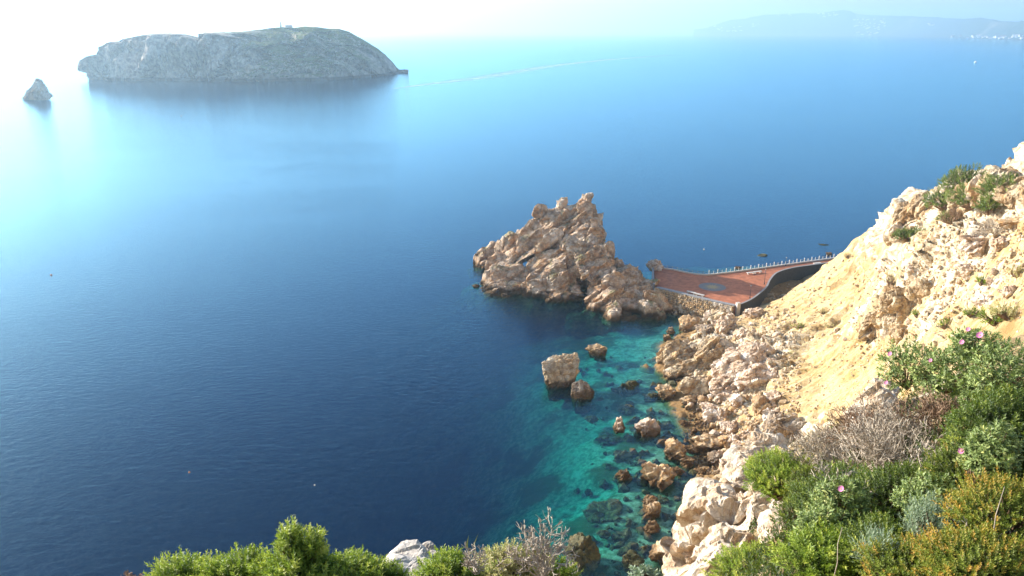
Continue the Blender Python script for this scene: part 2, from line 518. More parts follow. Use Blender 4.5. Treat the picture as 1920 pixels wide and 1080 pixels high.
# ------------------------------------------------------------------ hillside
hc = [(1300, 603, -0.1), (1262, 636, -0.2), (1240, 650, -0.2), (1236, 680, -0.2), (1250, 712, -0.2), (1265, 745, -0.1), (1285, 790, 0),
      (1300, 850, 0), (1312, 900, 0), (1310, 950, 0), (1285, 1000, -0.1), (1262, 1060, -0.1),
      (1200, 680, -3), (1180, 800, -4), (1180, 950, -4), (1150, 1060, -5), (1230, 620, -2.5),
      (1330, 603, 1.5), (1400, 585, 3.0), (1440, 578, 4.5), (1470, 540, 1.5), (1460, 527, 1.2), (1490, 512, 1.5), (1425, 566, 1.5), (1450, 552, 1.5), (1375, 592, 1.5), (1485, 530, 2.0), (1520, 503, 1.8),
      (1440, 620, 9), (1505, 540, 10.0), (1555, 493, 8.5), (1530, 520, 10.5), (1600, 484, 12), (1640, 480, 14), (1680, 425, 25),
      (1700, 380, 35), (1760, 357, 42), (1840, 350, 46), (1920, 302, 54), (2050, 240, 60),
      (1380, 640, 5), (1330, 680, 2.5), (1380, 700, 6), (1450, 720, 9), (1340, 760, 1.5), (1400, 760, 4), (1460, 760, 8),
      (1350, 830, 1.0), (1400, 850, 2.5), (1440, 850, 5), (1360, 920, 1.5),
      (1500, 600, 11), (1550, 650, 14), (1500, 700, 10.5), (1500, 780, 9), (1600, 760, 17), (1600, 700, 16), (1600, 600, 16), (1600, 530, 17), (1650, 700, 23),
      (1700, 600, 27), (1700, 500, 29), (1700, 430, 33), (1800, 600, 40), (1800, 500, 40), (1750, 420, 40), (1880, 450, 47), (1900, 600, 49), (1700, 700, 29), (1800, 400, 43), (1900, 380, 49)]
hp = [at_z(u, v, z)[:2] for u, v, z in hc]; hz = [z for _, _, z in hc]
extra = [(100, 116, 45), (112, 150, 28), (118, 185, 10), (118, 205, 3), (130, 228, 3), (100, 214, 3), (80, 228, 3), (60, 222, 2), (150, 120, 35), (100, 60, 60), (60, 20, 66), (30, 25, 62), (25, 40, 54), (20, 15, 62), (12, 25, 50),
         (30, 60, 30), (28, 78, 4), (14, 60, 4), (12, 35, 20), (-10, 12, 20), (-14, 30, 0), (-20, 0, 55), (0, -20, 72), (40, -20, 74), (-10, 60, -5), (0, 80, -5), (36, 95, 6), (36, 75, 20), (160, 240, 5), (180, 180, 20)]
hp += [(a, b) for a, b, _ in extra]; hz += [c_ for _, _, c_ in extra]
hill_model = tps_fit(np.array(hp), np.array(hz, dtype=float), 0.25)

def axn(segs): return axis(segs)
XH = axn([(-40, 14, 2.5), (14, 22, 1.0), (22, 104, 0.42), (104, 116, 1.2), (116, 300, 6)])
YH = axn([(-60, 20, 3), (20, 50, 1.2), (50, 78, 0.6), (78, 216, 0.42), (216, 240, 1.5), (240, 420, 10)])
XX, YY = np.meshgrid(XH, YH, indexing='ij')
zh = tps_eval(hill_model, np.clip(XX, -40, 170), np.clip(YY, -60, 250))
zh = np.clip(zh, -40, 80); zh = np.where(zh < -1.5, -1.5 + (zh + 1.5) * 5, zh); zh = np.clip(zh, -40, 80)
# nothing but sea behind the paved spit and the road
BL = [(30, 224), (44.2, 221.6), (51.7, 216.8), (55.9, 214.7), (60.9, 216.3), (69.7, 219.5), (84.4, 225.5), (99.9, 231.9), (115.6, 237.4), (140, 243), (300, 262)]
bly = np.interp(XX, [a for a, b in BL], [b for a, b in BL])
seaw = sstep(-1.5, 1.5, YY - bly + 1.0)
zh = zh * (1 - seaw) - 40 * seaw
behind = sstep(6, 16, XX - np.interp(YY, [0, 112, 140, 167, 185, 202, 216, 240], [84, 82, 93, 95, 103, 110, 117, 130]))
zh = zh * (1 - behind) + np.minimum(zh, 4.0) * behind
bank = ((YY > 188) & (XX < 44) | (YY > 214) & (XX < 60)); zh = np.where(bank, np.minimum(zh, -1.0), zh)
pc = at_z(1462, 540, 1.5)
zh = zh - 7.0 * np.exp(-(((XX - pc[0]) * .8 + (YY - pc[1]) * -.6) ** 2 / 7.5 ** 2 + ((XX - pc[0]) * .6 + (YY - pc[1]) * .8) ** 2 / 12.0 ** 2)) * (XX > 56)
zh = np.where((XX > 62) & (YY > 185) & (YY < 222), np.maximum(zh, 1.0), zh)
INX = np.interp(YY, [188, 192, 199, 208, 216, 222, 225.5, 229], [58.4, 62.5, 67.9, 72.3, 77.3, 82.9, 92, 98])
under = (YY > 186 - 0.0) & (YY < bly) & (XX < INX + 0.6) & (YY > np.interp(XX, [40, 47.4, 53.2, 58.4, 60], [202.4, 197, 191.4, 188.5, 186]) - 3)
zh = np.where(under, np.minimum(zh, 1.2), zh)
rr_ = np.hypot(XX, YY); zh = np.where(rr_ < 26, np.minimum(zh, 52 - (26 - rr_) * .5), zh)
zh = np.where((YY > 215) & (XX > 80), np.minimum(zh, 3.2), zh)
def pxmask(pts):
    r = 0
    for (u, v, z, rad, w) in pts:
        p = at_z(u, v, z); r = np.maximum(r, w * np.exp(-((XX - p[0]) ** 2 + (YY - p[1]) ** 2) / rad ** 2))
    return r
rocky = pxmask([(1700, 400, 32, 9, 1), (1760, 370, 41, 9, 1), (1850, 350, 46, 9, 1), (1920, 320, 53, 11, 1), (1800, 440, 41, 9, .9), (1700, 500, 29, 7, .8),
                (1680, 560, 24, 8, 1), (1640, 600, 20, 7, .8), (1720, 540, 31, 6, .9), (1850, 460, 45, 8, .9), (1680, 450, 27, 7, .8), (1900, 420, 48, 8, .9),
                (1420, 660, 7, 10, 1), (1300, 680, 1, 8, 1), (1400, 720, 5, 8, 1), (1350, 640, 3, 8, .9), (1440, 850, 5, 8, 1), (1470, 540, 4, 6, .7), (1850, 560, 43, 6, .5), (1560, 590, 14, 6, .35)])
P3 = np.stack([XX.ravel(), YY.ravel(), zh.ravel()], 1)
vis = (P3[:, 0] > 14) & (P3[:, 0] < 120) & (P3[:, 1] > 50) & (P3[:, 1] < 225)
dn = np.zeros(len(P3)); rk = rocky.ravel()
Pv = P3[vis]
cd = crag_disp(Pv, 4.2, 21, (0.4, 0.5, 0.2))
sc1 = ridged(Pv @ rotm(0, 0, 0.9) / np.array([2.2, 9.0, 5.0]), 4, 61)       # gullies running downhill
dn[vis] = cd * (0.10 + 0.7 * rk[vis]) + sc1 * 0.42 * (1 - rk[vis]) + fbm(Pv / 0.9, 3, 90) * 0.16 + fbm(Pv / 7.0, 3, 95) * 0.9
gx, gy = np.gradient(zh, XH, YH)
nrm = np.stack([-gx.ravel(), -gy.ravel(), np.ones(gx.size)], 1); nrm /= np.linalg.norm(nrm, axis=1)[:, None]
dn[(P3[:, 1] > 207)] *= 0.3
P3d = P3 + nrm * dn[:, None]
i = np.arange(len(P3)).reshape(XX.shape)
Fc = np.stack([i[:-1, :-1].ravel(), i[1:, :-1].ravel(), i[1:, 1:].ravel(), i[:-1, 1:].ravel()], 1)

t = NT('hillside_ground'); co = t.coord(True)
at = t.n('Attribute', attribute_name='rocky').outputs['Fac']
mp = t.n('Mapping'); mp.inputs['Rotation'].default_value = (0, 0, R(35)); mp.inputs['Scale'].default_value = (0.22, 1.0, 0.5); t.l(co, mp.inputs[0])
str_ = t.noise(mp.outputs[0], 0.9, 7, 0.72, 0.5)
n1 = t.noise(co, 0.13, 5, 0.6, 0.5); n2 = t.noise(co, 1.3, 7, 0.75); n3 = t.noise(co, 0.6, 4, 0.6)
soil = t.mix(t.maprange(n1, 0.36, 0.62), (0.39, 0.25, 0.105), (0.50, 0.36, 0.18))
soil = t.mix(t.math('MULTIPLY', t.maprange(str_, 0.42, 0.6), 0.8), soil, (0.55, 0.43, 0.25))
soil = t.mix(t.math('MULTIPLY', t.maprange(str_, 0.46, 0.36), 0.65), soil, (0.36, 0.20, 0.08))
soil = t.mix(t.math('MULTIPLY', t.maprange(n2, 0.56, 0.66), 0.6), soil, (0.26, 0.18, 0.08))
grass = t.maprange(t.noise(co, 0.28, 6, 0.8, 0.4), 0.55, 0.66)
soil = t.mix(t.math('MULTIPLY', grass, 0.5), soil, (0.26, 0.25, 0.06))
rock = t.mix(t.maprange(n2, 0.36, 0.6), (0.24, 0.15, 0.08), (0.60, 0.50, 0.35))
rock = t.mix(t.maprange(n3, 0.5, 0.62), rock, (0.70, 0.63, 0.50))
c = t.mix(t.maprange(t.math('ADD', at, t.math('MULTIPLY', t.math('SUBTRACT', n3, 0.5), 0.8)), 0.25, 0.6), soil, rock)
z = t.sep(co)[2]
zz = t.math('ADD', z, t.math('MULTIPLY', t.math('SUBTRACT', t.noise(co, 0.5, 4), 0.5), 2.0))
c = t.mix(t.maprange(zz, 2.6, 0.9), c, t.mix(n2, (0.10, 0.055, 0.022), (0.40, 0.25, 0.11)))
c = t.mix(t.maprange(z, 0.1, -0.6), c, t.mix(n2, (0.03, 0.04, 0.015), (0.12, 0.13, 0.06)))
hh = t.math('ADD', t.noise(co, 2.2, 9, 0.75), t.math('MULTIPLY', str_, 0.8))
t.bsdf(c, 0.95, hh, 0.9, 0.35, 0.1)
me = mesh_np('hillside', P3d, Fc, [t.m], True)
add_attr(me, 'rocky', rk)
hill = obj('hillside', me); tag(hill, kind='structure')

from mathutils.bvhtree import BVHTree
hill_bvh = BVHTree.FromPolygons([tuple(p) for p in P3d], [tuple(f) for f in Fc])
def hit(u, v, bvh=None):
    d = Vector(ray(u, v)).normalized()
    r = (bvh or hill_bvh).ray_cast(Vector((0, 0, H)), d)
    return r[0], r[1]
def ground(x, y, bvh=None):
    r = (bvh or hill_bvh).ray_cast(Vector((x, y, 90)), Vector((0, 0, -1)))
    return r[0], r[1]

# ------------------------------------------------------------------ rock materials
M_islet = limestone('islet_limestone', light=(0.66, 0.51, 0.37), dark=(0.30, 0.20, 0.13), ochre=(0.52, 0.28, 0.12), scale=0.55, ochre_amt=0.6, moss=0.75, bdist=0.5, pale=(0.76, 0.66, 0.53))
M_shore = limestone('shore_limestone', band=(0.9, 0.2), light=(0.60, 0.48, 0.32), dark=(0.27, 0.18, 0.10), ochre=(0.50, 0.30, 0.13), scale=0.8, ochre_amt=0.5, bdist=0.35, pale=(0.72, 0.63, 0.50))
M_ochre = limestone('ochre_boulder_rock', band=(0.9, 0.2), light=(0.55, 0.41, 0.25), dark=(0.28, 0.17, 0.09), ochre=(0.50, 0.27, 0.09), scale=1.2, ochre_amt=0.55, bdist=0.2, pale=(0.60, 0.48, 0.33))
M_pale = limestone('pale_boulder_rock', band=(0.9, 0.2), light=(0.66, 0.56, 0.45), dark=(0.36, 0.24, 0.16), ochre=(0.50, 0.31, 0.17), scale=1.0, ochre_amt=0.4, bdist=0.15, pale=(0.76, 0.70, 0.62))
M_grey = limestone('grey_boulder_rock', band=(0.9, 0.2), light=(0.42, 0.35, 0.27), dark=(0.15, 0.10, 0.07), ochre=(0.36, 0.23, 0.12), scale=1.1, ochre_amt=0.5, bdist=0.2, pale=(0.52, 0.46, 0.38))
M_weed = limestone('weedy_boulder_rock', wet=False, light=(0.09, 0.085, 0.035), dark=(0.02, 0.024, 0.008), ochre=(0.12, 0.08, 0.03), scale=1.3, ochre_amt=0.4, bdist=0.2, pale=(0.16, 0.14, 0.08))

def blob(u, v, y, ru, rv, ry, e=(0, 0, 0), sd_=1):
    c = at_y(u, v, y); k = np.linalg.norm(c - np.array([0, 0, H])) / F * 0.98
    return (tuple(c), (ru * k * 1.18, ry * 1.18, rv * k * 1.18), e, sd_)

# ------------------------------------------------------------------ the islet rock
def hull(pts, base=None):
    P = [at_y(u, v, y) for u, v, y in pts]
    if base: P += [np.array([p[0], p[1], -4.0]) for p in (at_y(u, v, y) for u, v, y in base)]
    return ('hull', P)
B = [hull([(1102, 363, 229), (1074, 384, 230), (1084, 376, 229), (1122, 402, 228), (1129, 455, 226), (1120, 470, 214), (1060, 440, 222), (1045, 470, 221), (1088, 520, 208), (1125, 500, 210), (1000, 480, 236), (1110, 460, 240), (1118, 430, 236)]),
     hull([(1058, 448, 219), (1108, 440, 216), (1150, 484, 211), (1108, 533, 204), (1082, 500, 207), (1100, 480, 228), (1130, 460, 222)]),
     hull([(1050, 391, 231), (1014, 404, 230), (1035, 398, 231), (980, 431, 230), (950, 452, 231), (928, 464, 233), (958, 500, 222), (1010, 470, 220), (1060, 432, 222), (1050, 450, 238), (960, 470, 242)]),
     hull([(1074, 386, 231), (1046, 392, 232), (1060, 430, 222), (1040, 425, 224), (1080, 420, 238), (1085, 400, 226)]),
     hull([(928, 466, 231), (908, 542, 215), (950, 552, 211), (935, 500, 220), (985, 500, 220), (960, 470, 235), (905, 540, 222), (990, 540, 214)], [(912, 548, 213), (985, 560, 209), (920, 530, 230)]),
     hull([(985, 490, 222), (1012, 472, 221), (1052, 468, 218), (1076, 505, 212), (1062, 556, 205), (1030, 560, 205), (998, 535, 211), (1050, 470, 232)], [(1000, 558, 208), (1060, 565, 204)]),
     hull([(990, 500, 220), (1060, 500, 216), (1010, 548, 209), (975, 550, 211), (1095, 560, 206), (1075, 520, 211), (1040, 480, 228)], [(960, 556, 210), (1095, 575, 202)]),
     hull([(1133, 489, 212), (1092, 562, 203), (1150, 596, 191), (1166, 578, 193), (1115, 588, 198), (1158, 530, 203), (1146, 555, 196), (1140, 500, 221), (1190, 560, 206)], [(1095, 580, 200), (1150, 600, 190)]),
     hull([(1160, 532, 205), (1234, 549, 200), (1244, 580, 195), (1236, 598, 191), (1190, 603, 189), (1160, 596, 192), (1175, 542, 202), (1200, 545, 212), (1238, 562, 207), (1150, 540, 206)], [(1160, 600, 190), (1240, 602, 190)]),
     hull([(1148, 486, 215), (1236, 536, 205), (1160, 540, 203), (1180, 512, 221), (1232, 546, 210), (1128, 470, 224), (1130, 520, 208)]),
     hull([(892, 473, 242), (925, 461, 242), (942, 474, 240), (882, 494, 241), (900, 502, 238), (938, 508, 238), (920, 480, 250)], [(885, 500, 240), (935, 515, 238)]),
     hull([(1050, 495, 224), (1120, 500, 222), (1138, 555, 207), (1068, 566, 211), (1040, 520, 221), (1130, 520, 214)], [(1080, 575, 207), (1130, 585, 204)]),
     blob(1143, 466, 216, 6, 8, 1.4, (0, 0, 0), 27), blob(1054, 390, 231, 5, 12, 1.4, (0, .2, 0), 8), blob(1013, 402, 230, 6, 12, 1.5, (0, .25, 0), 10), blob(1098, 374, 229, 9, 4.5, 1.1, (0, -.75, 0), 6), blob(905, 545, 216, 6, 4, 1.5, (0, 0, 0), 15)]
B += [((12, 217, -5.5), (24, 11, 6), (0, 0, 0), 31), ((30, 199, -5), (14, 9, 5.5), (0, 0, .3), 32), ((-4, 224, -8), (10, 10, 6), (0, 0, 0), 33)]
rk_me = crag('islet_rock', B, 0.27, 6.2, [M_islet], s=5, amp=0.38, tilt=(0.2, 0.75, 0.1))
tag(obj('rock_islet', rk_me), 'tall jagged pinkish limestone rock standing in the sea at the end of the paved spit', 'rock')

# ------------------------------------------------------------------ rock outcrops on the shore
def hblob(u, v, ru, rv, ry, lift=0.0, e=(0, 0, 0), sd_=1):
    p, _ = hit(u, v); p = np.array(p); k = np.linalg.norm(p - np.array([0, 0, H])) / F
    return ((p[0], p[1] + ry * 0.3, p[2] + lift), (ru * k * 1.15, ry, rv * k * 1.15), e, sd_)
B = [hblob(1285, 672, 38, 22, 4, -.5, (0, .2, .3), 41), hblob(1325, 690, 46, 30, 5, -1, (0, .1, .2), 42), hblob(1288, 702, 30, 22, 3.5, -.8, (0, .3, .3), 43),
     hblob(1320, 728, 38, 20, 3.5, -.6, (0, .2, 0), 44), hblob(1350, 668, 40, 26, 4, -1, (0, .3, .5), 45), hblob(1262, 668, 24, 16, 2.6, -.3, (0, 0, .3), 46)]
tag(obj('rock_outcrop', crag('shore_outcrop', B, 0.17, 2.8, [M_shore], s=12, amp=0.36, tilt=(0.5, 0.3, 0.9))),
    'low brown rock point jutting into the turquoise water at the foot of the slope', 'rock')
B = [hblob(1395, 690, 58, 34, 4.5, -1.2, (0, -.3, .3), 51), hblob(1430, 705, 42, 30, 4, -1, (0, -.35, .2), 52), hblob(1375, 725, 34, 20, 3, -.8, (0, 0, .3), 53), hblob(1410, 665, 36, 22, 3.2, -.8, (0, .2, 0), 54)]
tag(obj('rock_outcrop', crag('slab_outcrop', B, 0.17, 3.2, [M_pale], s=14, amp=0.30, tilt=(0.9, 0.3, 0.2))),
    'large white broken slab leaning on the slope behind the brown rock point', 'rock')
B = [hblob(1442, 842, 26, 40, 3, -1, (0, .2, 0), 61), hblob(1462, 830, 26, 36, 3, -.5, (0, .2, 0), 62), hblob(1480, 815, 26, 30, 3, -.3, (0, .2, 0), 63)]
tag(obj('rock_outcrop', crag('cliff_knob', B, 0.17, 2.2, [M_grey], s=16, amp=0.4)),
    'grey brown grooved cliff knob behind the green shrub above the beach', 'rock')
# crags along the ridge
ridge = [(1712, 408, 26, 26, 4), (1745, 385, 28, 20, 4), (1840, 362, 30, 18, 4), (1885, 345, 34, 18, 5), (1928, 342, 28, 14, 5), (1700, 440, 22, 24, 3.5)]
for nm, sel, lb in (('rock_crag', (0, 1, 5), 'pale rocky knob on the crest left of the bushes'), ('rock_crag', (2, 3, 4), 'pale rocky crest behind the bushes at the right edge')):
  B = [hblob(u, v, a, b, c, -1.0, (0, -.3, .2), 70 + k) for k, (u, v, a, b, c) in enumerate(ridge) if k in sel]
  tag(obj(nm, crag('ridge_crag', B, 0.24, 3.2, [M_shore], s=18, amp=0.42, tilt=(0.3, 0.9, 0.2))), lb, 'rock')
B = [hblob(1700, 560, 30, 22, 3, -1, (0, 0, 0), 81), hblob(1680, 590, 22, 24, 3, -1, (0, 0, 0), 82), hblob(1740, 540, 22, 16, 2.5, -.8, (0, 0, 0), 83), hblob(1645, 610, 18, 22, 2.2, -.8, (0, 0, 0), 84), hblob(1690, 630, 14, 20, 2, -.7, (0, 0, 0), 85)]
tag(obj('rock_crag', crag('mid_crag', B, 0.2, 2.0, [M_shore], s=19, amp=0.5, tilt=(0.2, 0.1, 0.2))), 'crumbling ochre rock step halfway up the bare hillside', 'rock')

# ------------------------------------------------------------------ boulders
stone_me = {}
def stone_mesh(k, mat, sub=4):
    key = (k, mat.name, sub)
    if key not in stone_me:
        P, Fc = block_verts(sub, 100 + k) if k >= 16 else stone_verts(sub, 100 + k, planes=9 + k % 5, soft=16 + 3 * (k % 4), rough=0.05 + 0.02 * (k % 3))
        if sub >= 4:
            rr = 1 + 0.20 * crag_disp(P * 3, 2.0, k)
            P = P * rr[:, None]
        stone_me[key] = mesh_np('boulder', P, Fc, [mat], False)
    return stone_me[key]

def boulder(u, v, w, h, mat, label, k, sea_=True, lift=0.0, cat='boulder', depth=None, name='boulder', group=None, rot=None, bvh=None):
    r_ = random.Random(k * 31 + int(u))
    if sea_:
        c = Vector(at_z(u, v, 0.0))
    else:
        c, _ = hit(u, v, bvh)
        if c is None: return None
        c = Vector(c)
    tt = (c - Vector((0, 0, H))).length / F
    sx = w * tt * 0.5 * 1.12; sz = h * tt * 0.5 * 1.15
    if v < 510 and sea_ and w < 20: sz *= .55
    if sea_: c.z += sz * ((0.25 if lift > -0.45 else -0.05) + lift)
    else: c.z += sz * (0.25 + lift)
    o = obj(name, stone_mesh(k % 24, mat), None, c, rot or (r_.uniform(-.3, .3), r_.uniform(-.3, .3), r_.uniform(0, 6.28)), (sx, (sx + sz) * 0.52 if depth is None else depth, sz))
    if rot is None:      # anisotropic scale: keep it readable by rotating only about z a little
        o.rotation_euler = (r_.uniform(-.12, .12), r_.uniform(-.12, .12), r_.uniform(-.5, .5))
    tag(o, label, cat, group)
    return o

W = [
 (1121, 660, 34, 22, M_ochre, 'small brown rock awash between the islet and the large flat topped block', 6, -.2),
 (1183, 722, 40, 28, M_weed, 'dark grey streaked rock barely awash in bright turquoise shallows', 7, -.5),
 (1176, 758, 28, 18, M_weed, 'small dark weedy rock awash below the dark grey streaked rock', 8, -.4),
 (1160, 803, 18, 27, M_pale, 'narrow whitish rock poking up beside a brown weedy patch', 9, 0),
 (1138, 806, 42, 34, M_weed, 'brown weedy rock under water left of the narrow whitish rock', 10, -.9),
 (1210, 808, 34, 34, M_pale, 'pitted whitish rock awash, right of the narrow whitish rock', 11, -.1),
 (1168, 846, 32, 20, M_weed, 'dark weedy rock under water below the narrow whitish rock', 12, -.8),
 (1205, 862, 30, 22, M_weed, 'green weedy rock under water above the pitted ochre rock', 2, -.9),
 (1170, 891, 30, 24, M_grey, 'pale grey flat rock awash left of the pitted ochre rock', 13, -.45),
 (1232, 900, 50, 46, M_ochre, 'large pitted ochre rock standing in the green shallows', 14, .0),
 (1211, 878, 16, 13, M_ochre, 'small ochre stone touching the upper left of the large pitted ochre rock', 15, .0),
 (1265, 853, 36, 32, M_ochre, 'pyramid shaped ochre boulder standing in the shallows by the beach', 1, .1),
 (1296, 846, 22, 15, M_ochre, 'ochre stone in the shallows right of the pyramid shaped boulder', 2, .1),
 (1291, 869, 22, 16, M_ochre, 'flat ochre stone just below the pyramid shaped boulder', 4, .1),
 (1270, 885, 17, 11, M_ochre, 'small isolated ochre stone between the pyramid boulder and the pitted rock', 6, .1),
 (1315, 887, 15, 15, M_ochre, 'squarish ochre stone at the water edge near the big white block', 8, .2),
 (1141, 950, 60, 48, M_weed, 'broad dark green triangular rock just under the turquoise water', 3, -.55),
 (1217, 945, 20, 20, M_ochre, 'upper one of two brown stones touching each other in the green shallows', 5, .1),
 (1227, 963, 24, 22, M_ochre, 'lower one of two brown stones touching each other in the green shallows', 7, .1),
 (1222, 990, 26, 18, M_ochre, 'brown stone awash below the two touching stones', 9, -.1),
 (1086, 1040, 46, 60, M_weed, 'tall dark brown rock in deep turquoise water behind the dead twigs', 11, -.1),
 (1187, 1054, 32, 26, M_weed, 'dark rock awash with a small dry top near the bottom of the cove', 12, -.2),
 (1240, 1043, 32, 32, M_ochre, 'rounded brown boulder at the foot of the white cliff rocks', 13, .2),
 (1260, 1068, 22, 18, M_ochre, 'small brown stone below the rounded brown boulder', 14, .2),
 (1208, 1022, 26, 24, M_weed, 'round dark weedy rock under water left of the rounded brown boulder', 15, -.8),
 (1178, 1028, 30, 18, M_weed, 'low greenish rock lying under water near the bottom of the cove', 1, -1.0),
 (1134, 992, 20, 14, M_weed, 'left one of two small weedy rocks below the triangular rock', 2, -.9),
 (1171, 995, 22, 15, M_weed, 'right one of two small weedy rocks below the triangular rock', 4, -.9),
 (1240, 930, 26, 16, M_weed, 'weedy stone under water below the large pitted ochre rock', 6, -.9),
 (1309, 976, 28, 34, M_ochre, 'brown boulder at the water edge against the white cliff rocks', 3, .2),
 (1320, 950, 18, 26, M_ochre, 'tall brown stone wedged above the boulder at the cliff foot', 10, .2),
 (1303, 928, 14, 13, M_ochre, 'small round brown stone in the shallows above the cliff foot', 5, .1),
 (1250, 742, 32, 25, M_ochre, 'rounded ochre boulder at the waterline below the brown rock point', 6, .1),
 (1226, 741, 24, 14, M_weed, 'dark weedy stone in the water left of the rounded ochre boulder', 7, -.5),
 (1236, 722, 14, 12, M_weed, 'dark stone at the tip of the brown rock point', 8, -.2),
 (1257, 624, 14, 13, M_ochre, 'small pale yellow stone in the water below the masonry wall', 9, .1),
 (1249, 637, 12, 15, M_ochre, 'small tilted stone in the water below the pale yellow stone', 10, .1),
 (1262, 825, 14, 11, M_weed, 'tiny dark stone in the green shallows above the pyramid boulder', 12, -.3),
 (1190, 780, 24, 14, M_weed, 'low dark weed covered stone under water above the pitted whitish rock', 13, -1.),
 (1228, 775, 34, 20, M_weed, 'wide dark green weedy rock under the shallows beside the beach', 14, -1.),
 (1246, 790, 30, 16, M_weed, 'dark green weedy stone under the shallows nearest the beach edge', 15, -1.),
 (1255, 812, 34, 18, M_weed, 'mottled dark green rock under shallows above the pyramid boulder', 1, -1.),
 (1110, 775, 20, 13, M_weed, 'faint dark rock under blue green water below the grey brown boulder', 2, -1.2),
 (1629, 463, 32, 17, M_grey, 'rounded grey rock in the sea behind the far end of the railing', 3, .1),
 (1385, 503, 9, 9, M_grey, 'brown rock in the sea close behind the white railing', 4, .1),
 (1428, 479, 14, 6, M_weed, 'dark rock awash in the sea well behind the railing', 5, -.1),
 (1555, 477, 10, 9, M_grey, 'small grey rock in the sea near the far end of the railing', 6, .1),
 (1547, 459, 14, 4, M_weed, 'thin dark rock barely awash in the sea behind the railing', 7, -.3),
 (893, 537, 14, 6, M_grey, 'flat rock awash at the left foot of the tall islet', 8, .1),
]
hb_ = [hull([(1016, 680, 152), (1037, 668, 155), (1083, 661, 156), (1086, 676, 153), (1080, 698, 151), (1058, 723, 149.4), (1036, 725, 149.4), (1022, 702, 151)], [(1030, 716, 151), (1072, 712, 152), (1050, 700, 156)])]
tag(obj('boulder', crag('big_block', hb_, 0.11, 1.5, [M_shore], s=51, amp=0.30)), 'largest block standing alone in the dark water with a flat sunlit top', 'boulder')
hb_ = [hull([(1088, 711, 146.5), (1072, 720, 146.5), (1070, 740, 144.8), (1085, 751, 143.5), (1108, 743, 144.5), (1115, 735, 146), (1100, 718, 147.5)], [(1080, 740, 145), (1105, 738, 145), (1092, 728, 148)])]
tag(obj('boulder', crag('second_block', hb_, 0.09, 1.0, [M_grey], s=52, amp=0.30)), 'grey brown boulder in the water just right of the large flat topped block', 'boulder')
for (u, v, w, h, m, lb, k, lf) in W:
    if m is M_weed: lf = lf - .45 if lf < -.3 else lf - .2
    boulder(u, v, w, h, m, lb, k, True, lf)
L = [
 (1298, 616, 42, 28, M_ochre, 'ochre wedge shaped boulder at the waterline below the masonry wall', 1),
 (1345, 600, 36, 28, M_shore, 'large yellowish boulder just below the corner of the paved terrace', 21),
 (1331, 598, 14, 20, M_pale, 'upright white stone between the two big boulders below the terrace', 3),
 (1378, 588, 34, 22, M_pale, 'white block below the end of the curved wall', 4),
 (1412, 590, 26, 20, M_pale, 'white stone right of the block below the curved wall', 5),
 (1325, 622, 34, 18, M_grey, 'low grey boulder beside the ochre wedge shaped boulder', 6),
 (1365, 618, 34, 30, M_pale, 'white boulder with a brown face below the yellowish boulder', 7),
 (1393, 630, 28, 22, M_pale, 'greenish white boulder in the rubble below the terrace', 8),
 (1343, 640, 24, 14, M_grey, 'grey slab lying above the brown rock point', 9),
 (1324, 838, 52, 34, M_ochre, 'big brown wedge boulder where the beach meets the shallows', 10),
 (1357, 838, 22, 30, M_ochre, 'orange faced stone right of the big brown wedge boulder', 11),
 (1330, 784, 30, 32, M_pale, 'large white angular block on the pebble beach', 17),
 (1353, 783, 18, 30, M_pale, 'narrow white block standing beside the large angular block', 18),
 (1360, 746, 38, 24, M_pale, 'white block at the top of the pebble beach', 19),
 (1379, 756, 20, 20, M_pale, 'small white block touching the block at the beach top', 15),
 (1336, 768, 34, 14, M_pale, 'flat white stone above the large angular block', 2),
 (1428, 765, 30, 28, M_ochre, 'round orange boulder on the upper beach', 1),
 (1452, 751, 22, 22, M_pale, 'half white half brown block at the foot of the scree', 3),
 (1447, 782, 26, 24, M_pale, 'pale block below the round orange boulder', 4),
 (1412, 799, 18, 18, M_ochre, 'small yellowish stone in the middle of the beach', 5),
 (1362, 803, 20, 16, M_pale, 'pale stone below the narrow white block', 6),
 (1376, 808, 20, 20, M_pale, 'angular pink stone in the middle of the beach', 7),
 (1374, 830, 26, 26, M_pale, 'rounded pink boulder above the beach hollow', 8),
 (1386, 838, 26, 14, M_pale, 'flat white stone beside the rounded pink boulder', 9),
 (1398, 820, 22, 20, M_pale, 'pale boulder right of the rounded pink boulder', 10),
 (1341, 868, 30, 26, M_grey, 'grey brown boulder on the pebbles near the water', 11),
 (1392, 873, 24, 26, M_ochre, 'orange boulder tucked against the near cliff', 12),
 (1367, 890, 30, 36, M_pale, 'big white block leaning at the foot of the near cliff', 20),
 (1353, 854, 18, 13, M_pale, 'cream stone above the grey brown boulder', 14),
 (1290, 754, 24, 15, M_ochre, 'brown stone in the shade below the rock point', 15),
 (1318, 757, 20, 18, M_ochre, 'ochre stone at the top left of the beach', 1),
 (1283, 795, 16, 10, M_ochre, 'low ochre stone on the waterline of the beach', 2),
 (1903, 422, 34, 14, M_ochre, 'smooth brown boulder under the right hand bushes on the ridge', 3),
 (1830, 462, 34, 28, M_pale, 'white boulder on the upper hillside below the dead branches', 4),
 (1872, 462, 18, 24, M_pale, 'upright white stone on the upper hillside near the frame edge', 5),
 (1812, 512, 26, 20, M_pale, 'cream boulder in the stone field on the right slope', 6),
 (1896, 553, 22, 16, M_pale, 'white stone with a dark side on the grassy slope', 7),
 (1845, 566, 34, 20, M_pale, 'largest white stone on the grassy slope left of the dark sided one', 8),
 (1706, 507, 14, 14, M_pale, 'small white stone above the crumbling rock step', 9),
 (1692, 562, 22, 16, M_grey, 'brown cracked block in the crumbling rock step', 10),
]
for (u, v, w, h, m, lb, k) in L:
    boulder(u, v, w, h, m, lb, k, False, 0)
